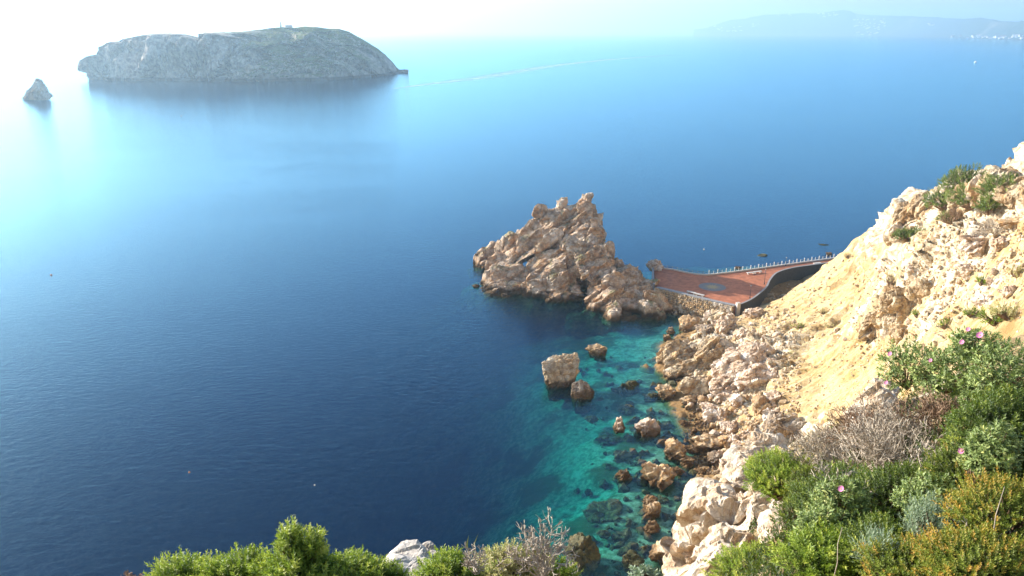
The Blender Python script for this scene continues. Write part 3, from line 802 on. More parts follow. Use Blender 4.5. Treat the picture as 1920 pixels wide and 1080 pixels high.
ob = boulder(1232, 500, 20, 22, M_pale, 'white rounded rock standing at the outer corner of the paved terrace', 2, True, 0)
ob.location = (42.6, 220.4, 5.3)

# medium stones: individuals in groups
Z = [ # polygon-ish box (u0,u1,v0,v1), count, size range px, mats, group, label, skew
 ((1270, 1470, 585, 660), 46, (5, 13), 'pale stones of the boulder pile below the terrace', 'pale stone in the boulder pile below the paved terrace', (M_pale, M_shore)),
 ((1285, 1470, 735, 800), 60, (5, 14), 'stones of the upper beach', 'pale stone in the rubble at the top of the beach', (M_pale, M_ochre, M_shore)),
 ((1290, 1440, 800, 880), 56, (4, 12), 'stones of the lower beach', 'pale stone among the pebbles of the lower beach', (M_pale, M_ochre, M_pale)),
 ((1270, 1360, 850, 960), 30, (4, 10), 'small ochre stones along the cove edge', 'small ochre stone along the edge of the green cove', (M_ochre,)),
 ((1780, 1920, 430, 560), 50, (4, 12), 'stones scattered on the upper slope', 'pale stone scattered on the slope under the ridge bushes', (M_pale, M_shore)),
 ((1560, 1780, 500, 660), 26, (4, 9), 'stones scattered on the bare slope', 'small pale stone lying on the bare yellow slope', (M_pale, M_shore)),
]
MN = {M_pale.name: 'whitish', M_shore.name: 'cream', M_ochre.name: 'ochre'}
for (u0, u1, v0, v1), cnt, (a, b), grp, lb, mats in Z:
    r_ = random.Random(int(u0 + v0)); made = []
    for k in range(cnt):
        u = r_.uniform(u0, u1); v = r_.uniform(v0, v1); w = a + (b - a) * r_.random() ** 2.2
        p, n = hit(u, v)
        if p is None or p.z < -0.3 or p.z > 60: continue
        m = r_.choice(mats); key = r_.choice((0, 1, 2, 3, 4, 5, 16, 17, 18, 19))
        s_ = w * (p - Vector((0, 0, H))).length / F * 0.6
        o = obj('stone', stone_mesh(key, m, 3), None, (p.x, p.y, p.z + s_ * 0.25), (r_.uniform(0, 6), r_.uniform(0, 6), r_.uniform(0, 6)), (s_ * r_.uniform(.8, 1.3), s_, s_ * r_.uniform(.6, 1)))
        fu = (u - u0) / (u1 - u0); fv = (v - v0) / (v1 - v0)
        cell = ('upper' if fv < .5 else 'lower') + ' ' + ('left' if fu < .34 else 'middle' if fu < .67 else 'right')
        made.append((w, cell, MN[m.name], o))
    place_ = lb.split('stone ', 1)[1]; seen = {}
    for w, cell, col_, o in sorted(made, key=lambda q: -q[0]):
        k = seen.get((cell, col_), 0); seen[(cell, col_)] = k + 1
        t_ = ('largest ' if k == 0 else 'second largest ' if k == 1 else 'small ') + col_ + ' stone ' + place_ + ', ' + cell + ' part'
        tag(o, t_, 'stone', grp)

# fine rubble: uncountable, joined
def scatter_stones(name, pts, sizes, mats, sub=2, seed=0):
    r_ = np.random.default_rng(seed)
    tm = [stone_verts(sub, 300 + k, planes=8, soft=20, rough=0.04) for k in range(10)]
    Vs = []; Fs = []; mi = []; n = 0
    for p, s_ in zip(pts, sizes):
        P, Fc = tm[r_.integers(10)]
        e = r_.uniform(0, 6.28, 3); Mx = rotm(*e)
        Vs.append((P * (s_ * r_.uniform(0.7, 1.25, 3))) @ Mx.T + p); Fs.append(Fc + n); n += len(P)
        mi.append(np.full(len(Fc), r_.integers(len(mats))))
    return mesh_np(name, np.concatenate(Vs), np.concatenate(Fs), mats, False, np.concatenate(mi))
M_peb1 = limestone('pebble_pale', light=(0.66, 0.56, 0.43), dark=(0.42, 0.31, 0.20), scale=1.5, bdist=0.05, ochre_amt=0.3)
M_peb2 = limestone('pebble_ochre', light=(0.50, 0.36, 0.20), dark=(0.30, 0.19, 0.09), scale=1.5, bdist=0.05, ochre_amt=0.5)
def rubble(name, boxes, seed, label=None):
    r_ = np.random.default_rng(seed); pts = []; sz = []
    for (u0, u1, v0, v1), cnt, a, b in boxes:
        for k in range(cnt):
            u = r_.uniform(u0, u1); v = r_.uniform(v0, v1)
            p, n = hit(u, v)
            if p is None or p.z < -0.6: continue
            s_ = (a + (b - a) * r_.random() ** 3) * (p - Vector((0, 0, H))).length / F * 0.55
            pts.append(np.array(p) + np.array([0, 0, s_ * 0.2])); sz.append(s_)
    o = obj(name, scatter_stones(name, pts, sz, [M_peb1, M_peb1, M_peb2], 1, seed))
    tag(o, label, kind='stuff'); return o
rubble('beach_rubble', [((1265, 1490, 575, 660), 900, 1.5, 7), ((1290, 1500, 660, 800), 1500, 1.5, 7), ((1280, 1480, 790, 890), 1900, 1.3, 6), ((1260, 1400, 880, 1000), 900, 1.3, 6)], 5,
       'loose rubble and pebbles covering the beach below the scree')
rubble('scree_stones', [((1440, 1920, 480, 800), 2600, 0.9, 4), ((1700, 1920, 400, 600), 1500, 1.2, 6), ((1600, 1760, 500, 680), 700, 1.2, 5), ((1440, 1560, 500, 640), 500, 1, 4)], 6,
       'small stones scattered over the bare yellow hillside')
# loose stones on the bed of the cove
r_ = np.random.default_rng(9); pts = []; sz = []
for k in range(420):
    u = r_.uniform(1080, 1330); v = r_.uniform(640, 1120)
    if u < 1240 - (v - 640) * 0.28 + 0 and r_.random() < 0.6: continue
    p = at_z(u, v, -1.2); z = max(min(bed_z(p[0], p[1]), -0.1), -6)
    p = at_z(u, v, z); s_ = (4 + 18 * r_.random() ** 2.0) * 0.06
    pts.append(np.array([p[0], p[1], z + 0.1])); sz.append(s_)
tag(obj('cove_bed_stones', scatter_stones('cove_bed_stones', pts, sz, [M_weed, M_weed, M_peb2], 1, 4)), 'weedy stones lying on the bed of the turquoise cove', kind='stuff')

# ------------------------------------------------------------------ paved spit
M_pav = simple('terracotta_paving', (0.44, 0.15, 0.07), 0.8, 0.7, 0.45, 0.3, 0.01, True)
M_conc = simple('pale_concrete', (0.52, 0.47, 0.42), 0.85, 2.5, 0.3, 0.4, 0.02, True)
M_greyc = simple('grey_concrete', (0.27, 0.26, 0.26), 0.85, 2.5, 0.35, 0.4, 0.02, True)
M_darkc = simple('shaded_retaining_concrete', (0.06, 0.055, 0.055), 0.9, 1.5, 0.4, 0.4, 0.03, True)  # concrete coloured near black to carry the shade on the pit side
M_white = simple('white_painted_metal', (0.62, 0.60, 0.57), 0.5, 3, 0.1, 0.1, 0.005, True)
M_blue = simple('blue_grey_mosaic', (0.16, 0.15, 0.15), 0.7, 2, 0.2, 0.2, 0.005, True)
M_yel = simple('yellow_mosaic', (0.34, 0.25, 0.12), 0.7, 2, 0.2, 0.2, 0.005, True)
M_pole = simple('dark_lamp_metal', (0.05, 0.05, 0.055), 0.5, 2, 0.2, 0.1, 0.005, True)
M_glass = simple('opal_lamp_glass', (0.75, 0.75, 0.72), 0.3, 2, 0.05, 0.05, 0.002, True)
ZP = 4.5
def smooth_line(pts, n=6):
    pts = [np.array(p, dtype=float) for p in pts]; out = []
    for i in range(len(pts) - 1):
        p0 = pts[max(i - 1, 0)]; p1 = pts[i]; p2 = pts[i + 1]; p3 = pts[min(i + 2, len(pts) - 1)]
        for k in range(n):
            t_ = k / n
            out.append(0.5 * ((2 * p1) + (-p0 + p2) * t_ + (2 * p0 - 5 * p1 + 4 * p2 - p3) * t_ ** 2 + (-p0 + 3 * p1 - 3 * p2 + p3) * t_ ** 3))
    out.append(pts[-1]); return np.array(out)
back = smooth_line([(42.5, 222.5), (47.9, 220.0), (51.7, 216.8), (55.9, 214.9), (60.9, 216.1), (69.7, 219.5), (84.4, 225.6), (99.9, 231.9), (115.6, 237.4), (132, 241.5), (150, 245), (172, 249)], 5)
inner = smooth_line([(58.6, 188.3), (62.5, 192.0), (66.6, 197.4), (70.2, 203.0), (73.2, 209.4), (77.3, 216.0), (83.0, 220.6), (90.5, 223.9), (98.7, 227.2), (106, 229.6), (118, 233), (134, 236.5), (150, 240), (172, 244)], 5)
front = smooth_line([(40.0, 203.2), (41.6, 201.9), (47.4, 196.8), (53.2, 191.6), (57.6, 188.3)], 4)
poly = list(front) + list(inner) + list(back[::-1])
def prism(name, pl, z0, z1, mats):
    bm = bmesh.new()
    vs = [bm.verts.new((p[0], p[1], z1)) for p in pl]
    f = bm.faces.new(vs)
    if f.normal.z < 0: bmesh.ops.reverse_faces(bm, faces=[f])
    r_ = bmesh.ops.extrude_face_region(bm, geom=[f])
    for e in r_['geom']:
        if isinstance(e, bmesh.types.BMVert): e.co.z = z0
    bmesh.ops.recalc_face_normals(bm, faces=bm.faces)
    bmesh.ops.triangulate(bm, faces=[f_ for f_ in bm.faces if len(f_.verts) > 4])
    me = bpy.data.meshes.new(name); bm.to_mesh(me); bm.free()
    for m in mats: me.materials.append(m)
    return me
terr = obj('paved_terrace', prism('paved_terrace', poly, -4, ZP, [M_pav])); tag(terr, kind='structure')
def disc_pts(cx, cy, r, n): return [(cx + r * math.cos(2 * math.pi * k / n), cy + r * math.sin(2 * math.pi * k / n)) for k in range(n)]
cx, cy = 55.6, 203.9
obj('mosaic_disc', prism('mosaic_disc', disc_pts(cx, cy, 3.7, 48), ZP + .002, ZP + .012, [M_blue]), terr)
star = [(cx + (3.1 if k % 4 == 0 else 2.4 if k % 2 == 0 else 1.05) * math.cos(math.pi * k / 16 + .1), cy + (3.1 if k % 4 == 0 else 2.4 if k % 2 == 0 else 1.05) * math.sin(math.pi * k / 16 + .1)) for k in range(32)]
obj('mosaic_sun', prism('mosaic_sun', star, ZP + .014, ZP + .022, [M_yel]), terr)

def offset_line(L, d):
    T = np.gradient(L, axis=0); T /= np.linalg.norm(T, axis=1)[:, None]
    return L + np.stack([-T[:, 1], T[:, 0]], 1) * d
def strip(name, L, d0, d1, z0, z1, mats, zt0=None):
    """wall along a line between lateral offsets d0..d1 and heights z0..z1"""
    A = offset_line(L, d0); Bq = offset_line(L, d1); n = len(L)
    V = []
    for P in (A, Bq):
        for z in (z0, z1):
            V.append(np.column_stack([P, np.full(n, z)]))
    V = np.concatenate(V); a0, a1, b0, b1 = 0, n, 2 * n, 3 * n; Fq = []
    for i in range(n - 1):
        Fq += [[a0 + i, a0 + i + 1, a1 + i + 1, a1 + i], [b0 + i, b1 + i, b1 + i + 1, b0 + i + 1], [a1 + i, a1 + i + 1, b1 + i + 1, b1 + i], [a0 + i, b0 + i, b0 + i + 1, a0 + i + 1]]
    Fq += [[a0, a1, b1, b0], [a0 + n - 1, b0 + n - 1, b1 + n - 1, a1 + n - 1]]
    return mesh_np(name, V, np.array(Fq), mats)
def tag_o(o, *a, **k): tag(o, *a, **k); return o

# seaward parapet with railing
g = empty('railing', (back[0][0], back[0][1], ZP))
tag(g, 'long railing with white posts along the seaward edge of the paved terrace', 'railing')
def child(name, me, par, world_mesh=True, loc=None, rot=None, scale=None):
    o = obj(name, me, par, loc, rot, scale)
    if world_mesh: o.matrix_parent_inverse = Matrix.Translation(par.location).inverted()
    return o
child('kerb', strip('kerb', back, -0.45, 0.0, ZP - .6, ZP + 0.38, [M_conc]), g)
cum = np.concatenate([[0], np.cumsum(np.linalg.norm(np.diff(back, axis=0), axis=1))])
def along(L, cum, s):
    return np.array([np.interp(s, cum, L[:, 0]), np.interp(s, cum, L[:, 1])])
bmx = bmesh.new(); bmesh.ops.create_cube(bmx, size=1); me_post = bpy.data.meshes.new('post'); 
for v_ in bmx.verts: v_.co.z += 0.5
bmesh.ops.bevel(bmx, geom=[e for e in bmx.edges], offset=0.08, segments=1)
bmx.to_mesh(me_post); bmx.free(); me_post.materials.append(M_white)
s_ = 17.0
while s_ < cum[-1] - 1:
    p = along(back, cum, s_)
    big = int(round((s_ - 17) / 1.45)) % 2 == 0
    child('post', me_post, g, True, (p[0] + .05, p[1] + 0.2 * 0 + .0, ZP + .36), None, (0.20 if big else 0.12, 0.20 if big else 0.12, 1.1 if big else 0.8))
    s_ += 1.45
s_ = 1.0
me_post2 = me_post.copy(); me_post2.materials.clear(); me_post2.materials.append(M_greyc)
while s_ < 16:
    p = along(back, cum, s_)
    child('post', me_post2, g, True, (p[0], p[1], ZP + .36), None, (0.12, 0.12, .8)); s_ += 1.6
def tube(name, pts, r, mat, seg=5):
    pts = [np.array(p, dtype=float) for p in pts]; n = len(pts); V = []
    for i, p in enumerate(pts):
        T = pts[min(i + 1, n - 1)] - pts[max(i - 1, 0)]; T = T / (np.linalg.norm(T) + 1e-9)
        A = np.cross(T, [0, 0, 1.0]) if abs(T[2]) < .9 else np.cross(T, [1.0, 0, 0]); A /= np.linalg.norm(A); Bv = np.cross(T, A)
        rr = r if np.isscalar(r) else r[i]
        for k in range(seg):
            a_ = 2 * math.pi * k / seg; V.append(p + rr * (A * math.cos(a_) + Bv * math.sin(a_)))
    Fq = [[i * seg + k, i * seg + (k + 1) % seg, (i + 1) * seg + (k + 1) % seg, (i + 1) * seg + k] for i in range(n - 1) for k in range(seg)]
    Fq2 = [[0, k + 1, k] for k in range(1, seg - 1)] + [[(n - 1) * seg, (n - 1) * seg + k, (n - 1) * seg + k + 1] for k in range(1, seg - 1)]
    return mesh_np(name, np.array(V), [np.array(Fq), np.array(Fq2)], [mat], True)
for zz in (0.68, 0.98):
    child('rail', tube('rail', [(p[0], p[1], ZP + zz) for p in back], 0.035, M_greyc), g)
# landward curved wall
g = empty('curved_wall', (58.6, 188.3, ZP)); tag(g, 'curved retaining wall darkened as if in shade, with a pale coping along the landward edge of the terrace', 'wall')
child('wall_face', strip('wall_face', inner, -0.35, -0.02, 0.2, ZP + 0.42, [M_darkc]), g)
child('coping', strip('coping', inner, -0.42, 0.06, ZP + 0.422, ZP + 0.52, [M_greyc]), g)
child('end_pillar', prism('end_pillar', [(58.0, 187.4), (59.0, 187.9), (58.7, 188.8), (57.8, 188.4)], 1.0, ZP + .95, [M_conc]), g)
# front edge and masonry slope
g = empty('masonry_wall', (41.6, 201.9, ZP)); tag(g, 'sloping rubble masonry wall holding up the near side of the paved terrace', 'wall')
child('kerb', strip('kerb', front, -0.5, 0.35, ZP - .8, ZP + 0.22, [M_greyc]), g)
child('gutter', strip('gutter', front, 0.352, 1.3, ZP - .5, ZP + 0.03, [M_greyc]), g)
A0 = offset_line(front, -0.35); A1 = offset_line(front, -5.2); n = len(front)
V = np.concatenate([np.column_stack([A0, np.full(n, ZP - .05)]), np.column_stack([A1, np.full(n, -0.8)]), np.column_stack([A0, np.full(n, -3)]), np.column_stack([A1, np.full(n, -3)])])
Fq = [[i, i + 1, n + i + 1, n + i] for i in range(n - 1)] + [[n + i, n + i + 1, 3 * n + i + 1, 3 * n + i] for i in range(n - 1)] + [[0, n, 3 * n, 2 * n], [n - 1, 3 * n - 1 - 0, 4 * n - 1, 2 * n - 1]]
child('mortar_core', mesh_np('mortar_core', V, np.array(Fq), [simple('brown_mortar', (0.2, 0.15, 0.10), .9, 3, .3, .5, .05, True)]), g)
pts = []; sz = []; r_ = np.random.default_rng(3)
for i in range(54):
    for j in range(12):
        f1 = (i + (j % 2) * .5 + r_.uniform(-.15, .15)) / 54; f2 = (j + .5 + r_.uniform(-.12, .12)) / 12
        a = np.array([np.interp(f1 * (n - 1), range(n), A0[:, 0]), np.interp(f1 * (n - 1), range(n), A0[:, 1]), ZP - .05])
        b = np.array([np.interp(f1 * (n - 1), range(n), A1[:, 0]), np.interp(f1 * (n - 1), range(n), A1[:, 1]), -.8])
        pts.append(a * (1 - f2) + b * f2); sz.append(r_.uniform(.3, .44))
st = scatter_stones('stones', pts, sz, [limestone('masonry_stone', light=(0.42, 0.32, 0.20), dark=(0.18, 0.12, 0.07), scale=1.5, wet=False, bdist=.05), M_peb2], 1, 8)
tag(child('stones', st, g), kind='stuff')
# benches
def bench(loc, rz, label):
    b_ = empty('bench', loc, rz); tag(b_, label, 'bench', 'white stone benches on the paved terrace')
    def cube(nm, sx, sy, sz, x, y, z, m):
        bm = bmesh.new(); bmesh.ops.create_cube(bm, size=1)
        for v_ in bm.verts: v_.co = Vector((v_.co.x * sx + x, v_.co.y * sy + y, v_.co.z * sz + z))
        bmesh.ops.bevel(bm, geom=list(bm.edges), offset=0.02, segments=1)
        me = bpy.data.meshes.new(nm); bm.to_mesh(me); bm.free(); me.materials.append(m); return obj(nm, me, b_)
    cube('seat', 2.6, .75, .16, 0, 0, .46, M_conc)
    cube('leg', .3, .6, .38, -.9, 0, .19, M_conc); cube('leg', .3, .6, .38, .9, 0, .19, M_conc)
def bpos(u, v): p = at_z(u, v, ZP + .3); return (p[0], p[1], ZP)
bench(bpos(1408, 512), .30, 'left one of two white benches in the sun beside the white railing')
bench(bpos(1421, 510), .32, 'right one of two white benches in the sun beside the white railing')
bench(bpos(1296, 548.5), -.72, 'left one of two white benches in the shade near the masonry wall')
bench(bpos(1312, 553), -.72, 'right one of two white benches in the shade near the masonry wall')
bench(bpos(1532, 494), .35, 'white bench on the narrow part of the promenade above the dark curved wall')
# lamp posts
def lamp(x, y, h, label, arm=True):
    g = empty('street_lamp', (x, y, ZP)); tag(g, label, 'street lamp', 'lamp posts on the paved terrace')
    obj('base', tube('base', [(0, 0, 0), (0, 0, .5)], [.16, .12], M_pole, 8), g)
    obj('pole', tube('pole', [(0, 0, .5), (0, 0, h * .6), (0, 0, h)], [.08, .06, .05], M_pole, 6), g)
    obj('lamp_shade', tube('lamp_shade', [(0, 0, h + .18), (0, 0, h + .26), (0, 0, h + .32)], [.26, .16, .03], M_pole, 8), g)
    obj('globe', tube('globe', [(0, 0, h), (0, 0, h + .06), (0, 0, h + .17)], [.06, .16, .17], M_glass, 8), g)
p = at_z(1433, 533, ZP); lamp(p[0], p[1], 4.3, 'lamp post in the sunlit part of the terrace beside the curved wall')
p = at_z(1406, 559, ZP); lamp(p[0], p[1], 3.4, 'lamp post in the shaded part of the terrace near the end pillar')
p = at_z(1473, 499, ZP); lamp(p[0], p[1], 2.6, 'short lamp post where the terrace narrows into the promenade')
# low wall on the islet side
obj_ = obj('end_wall', strip('end_wall', np.array([(39.4, 203.6), (40.6, 212.0), (42.4, 222.0)]), -0.2, 0.35, 1.0, ZP + 1.0, [M_greyc]))
tag(obj_, 'low grey wall closing the terrace towards the islet rock', 'wall')

# ------------------------------------------------------------------ islands
def land_mat(name, rockc, rockd, green, scale, gthr=(0.48, 0.58), zmin=6.0):
    t = NT(name); co = t.coord(True)
    n1 = t.noise(co, scale, 6, 0.65, .4); n2 = t.noise(co, scale * 4, 6, .7); n3 = t.noise(co, scale * .35, 4, .6)
    c = t.mix(t.maprange(n2, .35, .65), rockd, rockc)
    nz_ = t.sep(t.n('NewGeometry').outputs['Normal'])[2]
    g_ = t.math('ADD', n3, t.math('MULTIPLY', t.math('SUBTRACT', nz_, .6), .35))
    gm = t.maprange(g_, *gthr)
    at = t.n('Attribute', attribute_name='green').outputs['Fac']
    gm = t.math('MULTIPLY', gm, at)
    c = t.mix(gm, c, t.mix(n1, tuple(x * .55 for x in green), green))
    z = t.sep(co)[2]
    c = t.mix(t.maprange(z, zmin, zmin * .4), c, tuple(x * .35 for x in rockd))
    t.bsdf(c, .95, n2, .6, 1.5, .1); return t.m
def interp(tab, x): return np.interp(x, [a for a, b in tab], [b for a, b in tab])
sky_px = [(160, 130), (168, 124), (174, 112), (185, 105), (200, 102), (204, 88), (222, 79), (240, 78), (246, 73), (280, 66), (320, 63), (360, 64), (380, 70), (386, 72), (392, 71), (394, 61), (420, 61), (460, 60), (490, 57), (515, 53), (540, 51), (560, 52), (580, 50), (600, 51), (622, 54), (642, 54), (660, 60), (675, 69), (690, 78), (710, 92), (725, 104), (735, 116), (745, 130), (752, 136), (762, 137)]
wat_px = [(160, 149), (300, 151), (480, 153), (600, 151), (700, 144), (750, 138), (765, 136)]
dep = [(160, 20), (200, 40), (300, 60), (380, 70), (460, 110), (540, 170), (620, 170), (680, 120), (740, 40), (765, 15)]
def island():
    U = np.linspace(166, 762, 440); D = np.concatenate([np.linspace(-14, 220, 120), np.linspace(226, 420, 24)])
    UU, DD = np.meshgrid(U, D, indexing='ij'); V = np.zeros(UU.shape + (3,)); G = np.zeros(UU.shape)
    for i, u in enumerate(U):
        p0 = at_z(u, interp(wat_px, u), 0.0); hd = np.array([p0[0], p0[1]]); r0 = np.linalg.norm(hd); hd = hd / r0
        dp = interp(dep, u); rt = r0 + dp; d_ = ray(u, interp(sky_px, u)); tt = rt / math.hypot(d_[0], d_[1]); zt = max(H + d_[2] * tt, 2.0)
        cl = float(sstep(400, 560, u))         # 0 sheer cliffs (left) .. 1 slopes (right)
        sp = 55 * math.exp(-((u - 500) / 14) ** 2) + 50 * math.exp(-((u - 566) / 22) ** 2) + 35 * math.exp(-((u - 640) / 20) ** 2) + 25 * math.exp(-((u - 455) / 8) ** 2) - 25 * math.exp(-((u - 385) / 5) ** 2) + 18 * math.exp(-((u - 300) / 16) ** 2) + 14 * math.exp(-((u - 235) / 12) ** 2)
        x = np.clip((D + sp * .6) / (dp + sp * .6), 0, 1) ** (1 + max(sp, 0) / 120)
        steep = sstep(0, 1, np.clip(x * 2.1, 0, 1)) * .93 + .07 * x
        slope = x ** 0.72
        z = zt * ((1 - cl) * steep + cl * slope)
        z = np.where(D < 0, D * 0.8, z)
        bk = sstep(0, 1, np.clip((D - dp - 60) / 150, 0, 1)); z = z * (1 - bk) - 6 * bk
        V[i, :, 0] = hd[0] * (r0 + D); V[i, :, 1] = hd[1] * (r0 + D); V[i, :, 2] = z
        G[i, :] = np.clip(cl * 1.3 + sstep(380, 470, u) * .3 + (x > .97) * .8, 0, 1)
    P = V.reshape(-1, 3); dxv = crag_disp(P, 60.0, 71, (0.2, 0.1, 0.6)) * .75 + ridged(P * np.array([1, 1, .3]) / 80.0, 4, 73) * 30 * (.35 + .65 * np.repeat(sstep(400, 520, U), len(D))) + crag_disp(P, 22, 75) * .16
    msk = sstep(-14, 10, DD.ravel()) * (1 - .93 * sstep(0.75, 1.0, (DD / np.maximum(interp(dep, UU), 1)).ravel()))
    P[:, 1] -= dxv * msk * .9; P[:, 2] += np.clip(dxv, -8, 2) * msk * 0.45 * sstep(0, 15, P[:, 2])
    P[:, 2] += fbm(P / 14, 3, 5) * 1.2 * sstep(0, 10, P[:, 2])
    i = np.arange(UU.size).reshape(UU.shape)
    Fc = np.stack([i[:-1, :-1].ravel(), i[1:, :-1].ravel(), i[1:, 1:].ravel(), i[:-1, 1:].ravel()], 1)
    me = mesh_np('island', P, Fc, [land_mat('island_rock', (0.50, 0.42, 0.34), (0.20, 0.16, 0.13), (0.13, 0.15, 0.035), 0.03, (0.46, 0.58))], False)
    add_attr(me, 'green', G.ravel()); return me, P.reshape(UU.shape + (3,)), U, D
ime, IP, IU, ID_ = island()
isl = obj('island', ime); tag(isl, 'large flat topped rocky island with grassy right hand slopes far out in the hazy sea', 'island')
M_iso = limestone('stack_rock', light=(0.42, 0.36, 0.29), dark=(0.2, 0.16, 0.12), scale=.12, bdist=1.5, wet=False)
def far_rock(blobs, vox, size, label, name='sea_stack', amp=.3, s=3):
    tag(obj(name, crag(name, blobs, vox, size, [M_iso], s=s, amp=amp)), label, 'rock')
yb = at_z(70, 187, 0)[1]
far_rock([hull([(69, 145, yb), (76, 147, yb), (83, 158, yb + 3), (99, 181, yb + 2), (96, 186, yb), (84, 190, yb - 5), (60, 188, yb - 4), (43, 187, yb), (40, 184, yb + 2), (60, 168, yb + 3), (70, 170, yb - 6), (75, 165, yb + 8)])],
         0.8, 5, 'small pointed sea stack alone in the glare left of the large island')
yb = at_z(755, 137, 0)[1]
far_rock([blob(756, 135.5, yb, 7, 2, 5, (0, 0, 0), 96), blob(763, 133.5, yb, 3, 2.2, 3, (0, 0, 0), 97)], .6, 3, 'tiny low reef at the right hand tip of the large island')
# two pale buttresses on the island shore
for (u, v, a, b, lb) in ((487, 138, 8, 13, 'small pointed white rock at the waterline of the large island'), (467, 137, 9, 13, 'rounded pale rock buttress left of the pointed white rock on the large island')):
    yb = at_z(u, 152, 0)[1] - 2
    far_rock([blob(u, v, yb, a, b, 8, (0, .1, 0), 98)], 1.0, 7, lb)
# lighthouse and hut
def on_island(u, frac=1.0):
    i = int(np.argmin(abs(IU - u))); return IP[i, :, :][np.argmax(IP[i, :, 2])]
p = on_island(537); gl_ = empty('lighthouse', (p[0], p[1], p[2] - .5)); tag(gl_, 'small white lighthouse on the summit of the large island', 'lighthouse')
obj('tower', tube('tower', [(0, 0, 0), (0, 0, 6), (0, 0, 7)], [1.6, 1.2, 1.7], M_white, 10), gl_)
obj('lantern', tube('lantern', [(0, 0, 7), (0, 0, 9), (0, 0, 10)], [.9, .9, .1], M_greyc, 8), gl_)
def house_mesh(w, d, h, wall, roofm):
    V = np.array([[-w, -d, -2], [w, -d, -2], [w, d, -2], [-w, d, -2], [-w, -d, h], [w, -d, h], [w, d, h], [-w, d, h], [-w, 0, h * 1.35], [w, 0, h * 1.35]], dtype=float)
    return mesh_np('house', V, [np.array([[0, 1, 5, 4], [2, 3, 7, 6], [4, 5, 9, 8], [6, 7, 8, 9]]), np.array([[4, 8, 7], [5, 6, 9], ]), np.array([[1, 2, 6, 5], [3, 0, 4, 7]])], [wall, roofm], False, [0, 0, 1, 1, 0, 0, 0, 0])
M_wall = simple('white_render', (0.75, 0.70, 0.62), .8, .3, .1, .1, .01, True); M_roof = simple('clay_tile_roof', (0.40, 0.20, 0.12), .8, .5, .2, .1, .01, True)
p = on_island(550); hb = obj('house', house_mesh(6, 3, 3, M_wall, M_roof), None, (p[0], p[1], p[2] - .3), (0, 0, .4)); tag(hb, 'low keeper house beside the lighthouse on the large island', 'house')

# ------------------------------------------------------------------ far coast
sky2 = [(1300, 57), (1325, 52), (1340, 46), (1352, 42), (1370, 37), (1395, 36), (1405, 32), (1430, 28), (1470, 26), (1500, 25), (1530, 25), (1560, 21), (1575, 19), (1588, 22), (1600, 27), (1620, 29), (1660, 30), (1700, 31), (1750, 33), (1800, 36), (1832, 34), (1870, 40), (1920, 41), (2000, 42), (2100, 50)]
sh2 = [(1300, 66.5), (1500, 66.5), (1600, 67), (1700, 69), (1800, 71.5), (1900, 75), (2000, 79), (2100, 84)]
U = np.linspace(1300, 2080, 420); D = np.concatenate([np.linspace(-60, 900, 36), np.linspace(1000, 2300, 10)])
V = np.zeros((len(U), len(D), 3)); G = np.ones((len(U), len(D)))
for i, u in enumerate(U):
    p0 = at_z(u, interp(sh2, u), 0.0); r0 = np.linalg.norm(p0[:2]); hd = p0[:2] / r0
    d_ = ray(u, interp(sky2, u)); rt = r0 + 900; zt = max(H + d_[2] * rt / math.hypot(d_[0], d_[1]), 3)
    x = np.clip(D / 900, 0, 1); low = 1 - .4 * float(sstep(1500, 1900, u))
    z = zt * (x ** (1.0 + .8 * (1 - low) / .4)); z = np.where(D < 0, -3, z)
    bk = sstep(1000, 2200, D); z = z * (1 - bk) - 5 * bk
    V[i, :, 0] = hd[0] * (r0 + D); V[i, :, 1] = hd[1] * (r0 + D); V[i, :, 2] = z
P = V.reshape(-1, 3)
P[:, 2] += (ridged(P / 700, 4, 33) * 26 + fbm(P / 160, 3, 34) * 10) * sstep(0, 60, P[:, 2]) * (1 - .7 * (np.tile(D, len(U)) > 850))
i = np.arange(len(P)).reshape(V.shape[:2])
Fc = np.stack([i[:-1, :-1].ravel(), i[1:, :-1].ravel(), i[1:, 1:].ravel(), i[:-1, 1:].ravel()], 1)
me = mesh_np('coast_hills', P, Fc, [land_mat('coast_scrub', (0.22, 0.19, 0.13), (0.12, 0.11, 0.07), (0.05, 0.07, 0.03), 0.004, (0.3, 0.5), 8)], True)
add_attr(me, 'green', G.ravel()); coast = obj('coast_hills', me); tag(coast, kind='structure')
cb = BVHTree.FromPolygons([tuple(p) for p in P], [tuple(f) for f in Fc])
hm = [house_mesh(a, 7, h_, M_wall, M_roof) for a, h_ in ((9, 8), (14, 10), (22, 14))]
r_ = random.Random(4)
cl = [((1535, 1570, 24, 32), 16, 'houses on the hilltop of the far coast', 'white house in the hilltop village left of the highest point of the far coast'),
      ((1600, 1660, 36, 56), 44, 'houses on the far coast hillside', 'white house in the hillside town in the middle of the far coast'),
      ((1608, 1650, 60, 66), 14, 'waterfront houses below the hillside town', 'white waterfront building below the hillside town of the far coast'),
      ((1780, 1920, 68, 73), 30, 'waterfront buildings along the far beach', 'pale building in the long row along the far beach at the right'),
      ((1330, 1400, 48, 60), 12, 'houses at the left tip of the far coast', 'pale house near the left hand tip of the far coast'),
      ((1742, 1750, 45, 50), 3, 'tall pale buildings alone on the far hill', 'pale building standing alone on the far hill right of the town'),
      ((1410, 1430, 44, 50), 4, 'houses in a clearing on the far coast', 'white house in the small cluster left on the far coast'),
      ((1460, 1490, 26, 30), 4, 'houses on the crest of the far coast', 'white house on the crest left of the hilltop village')]
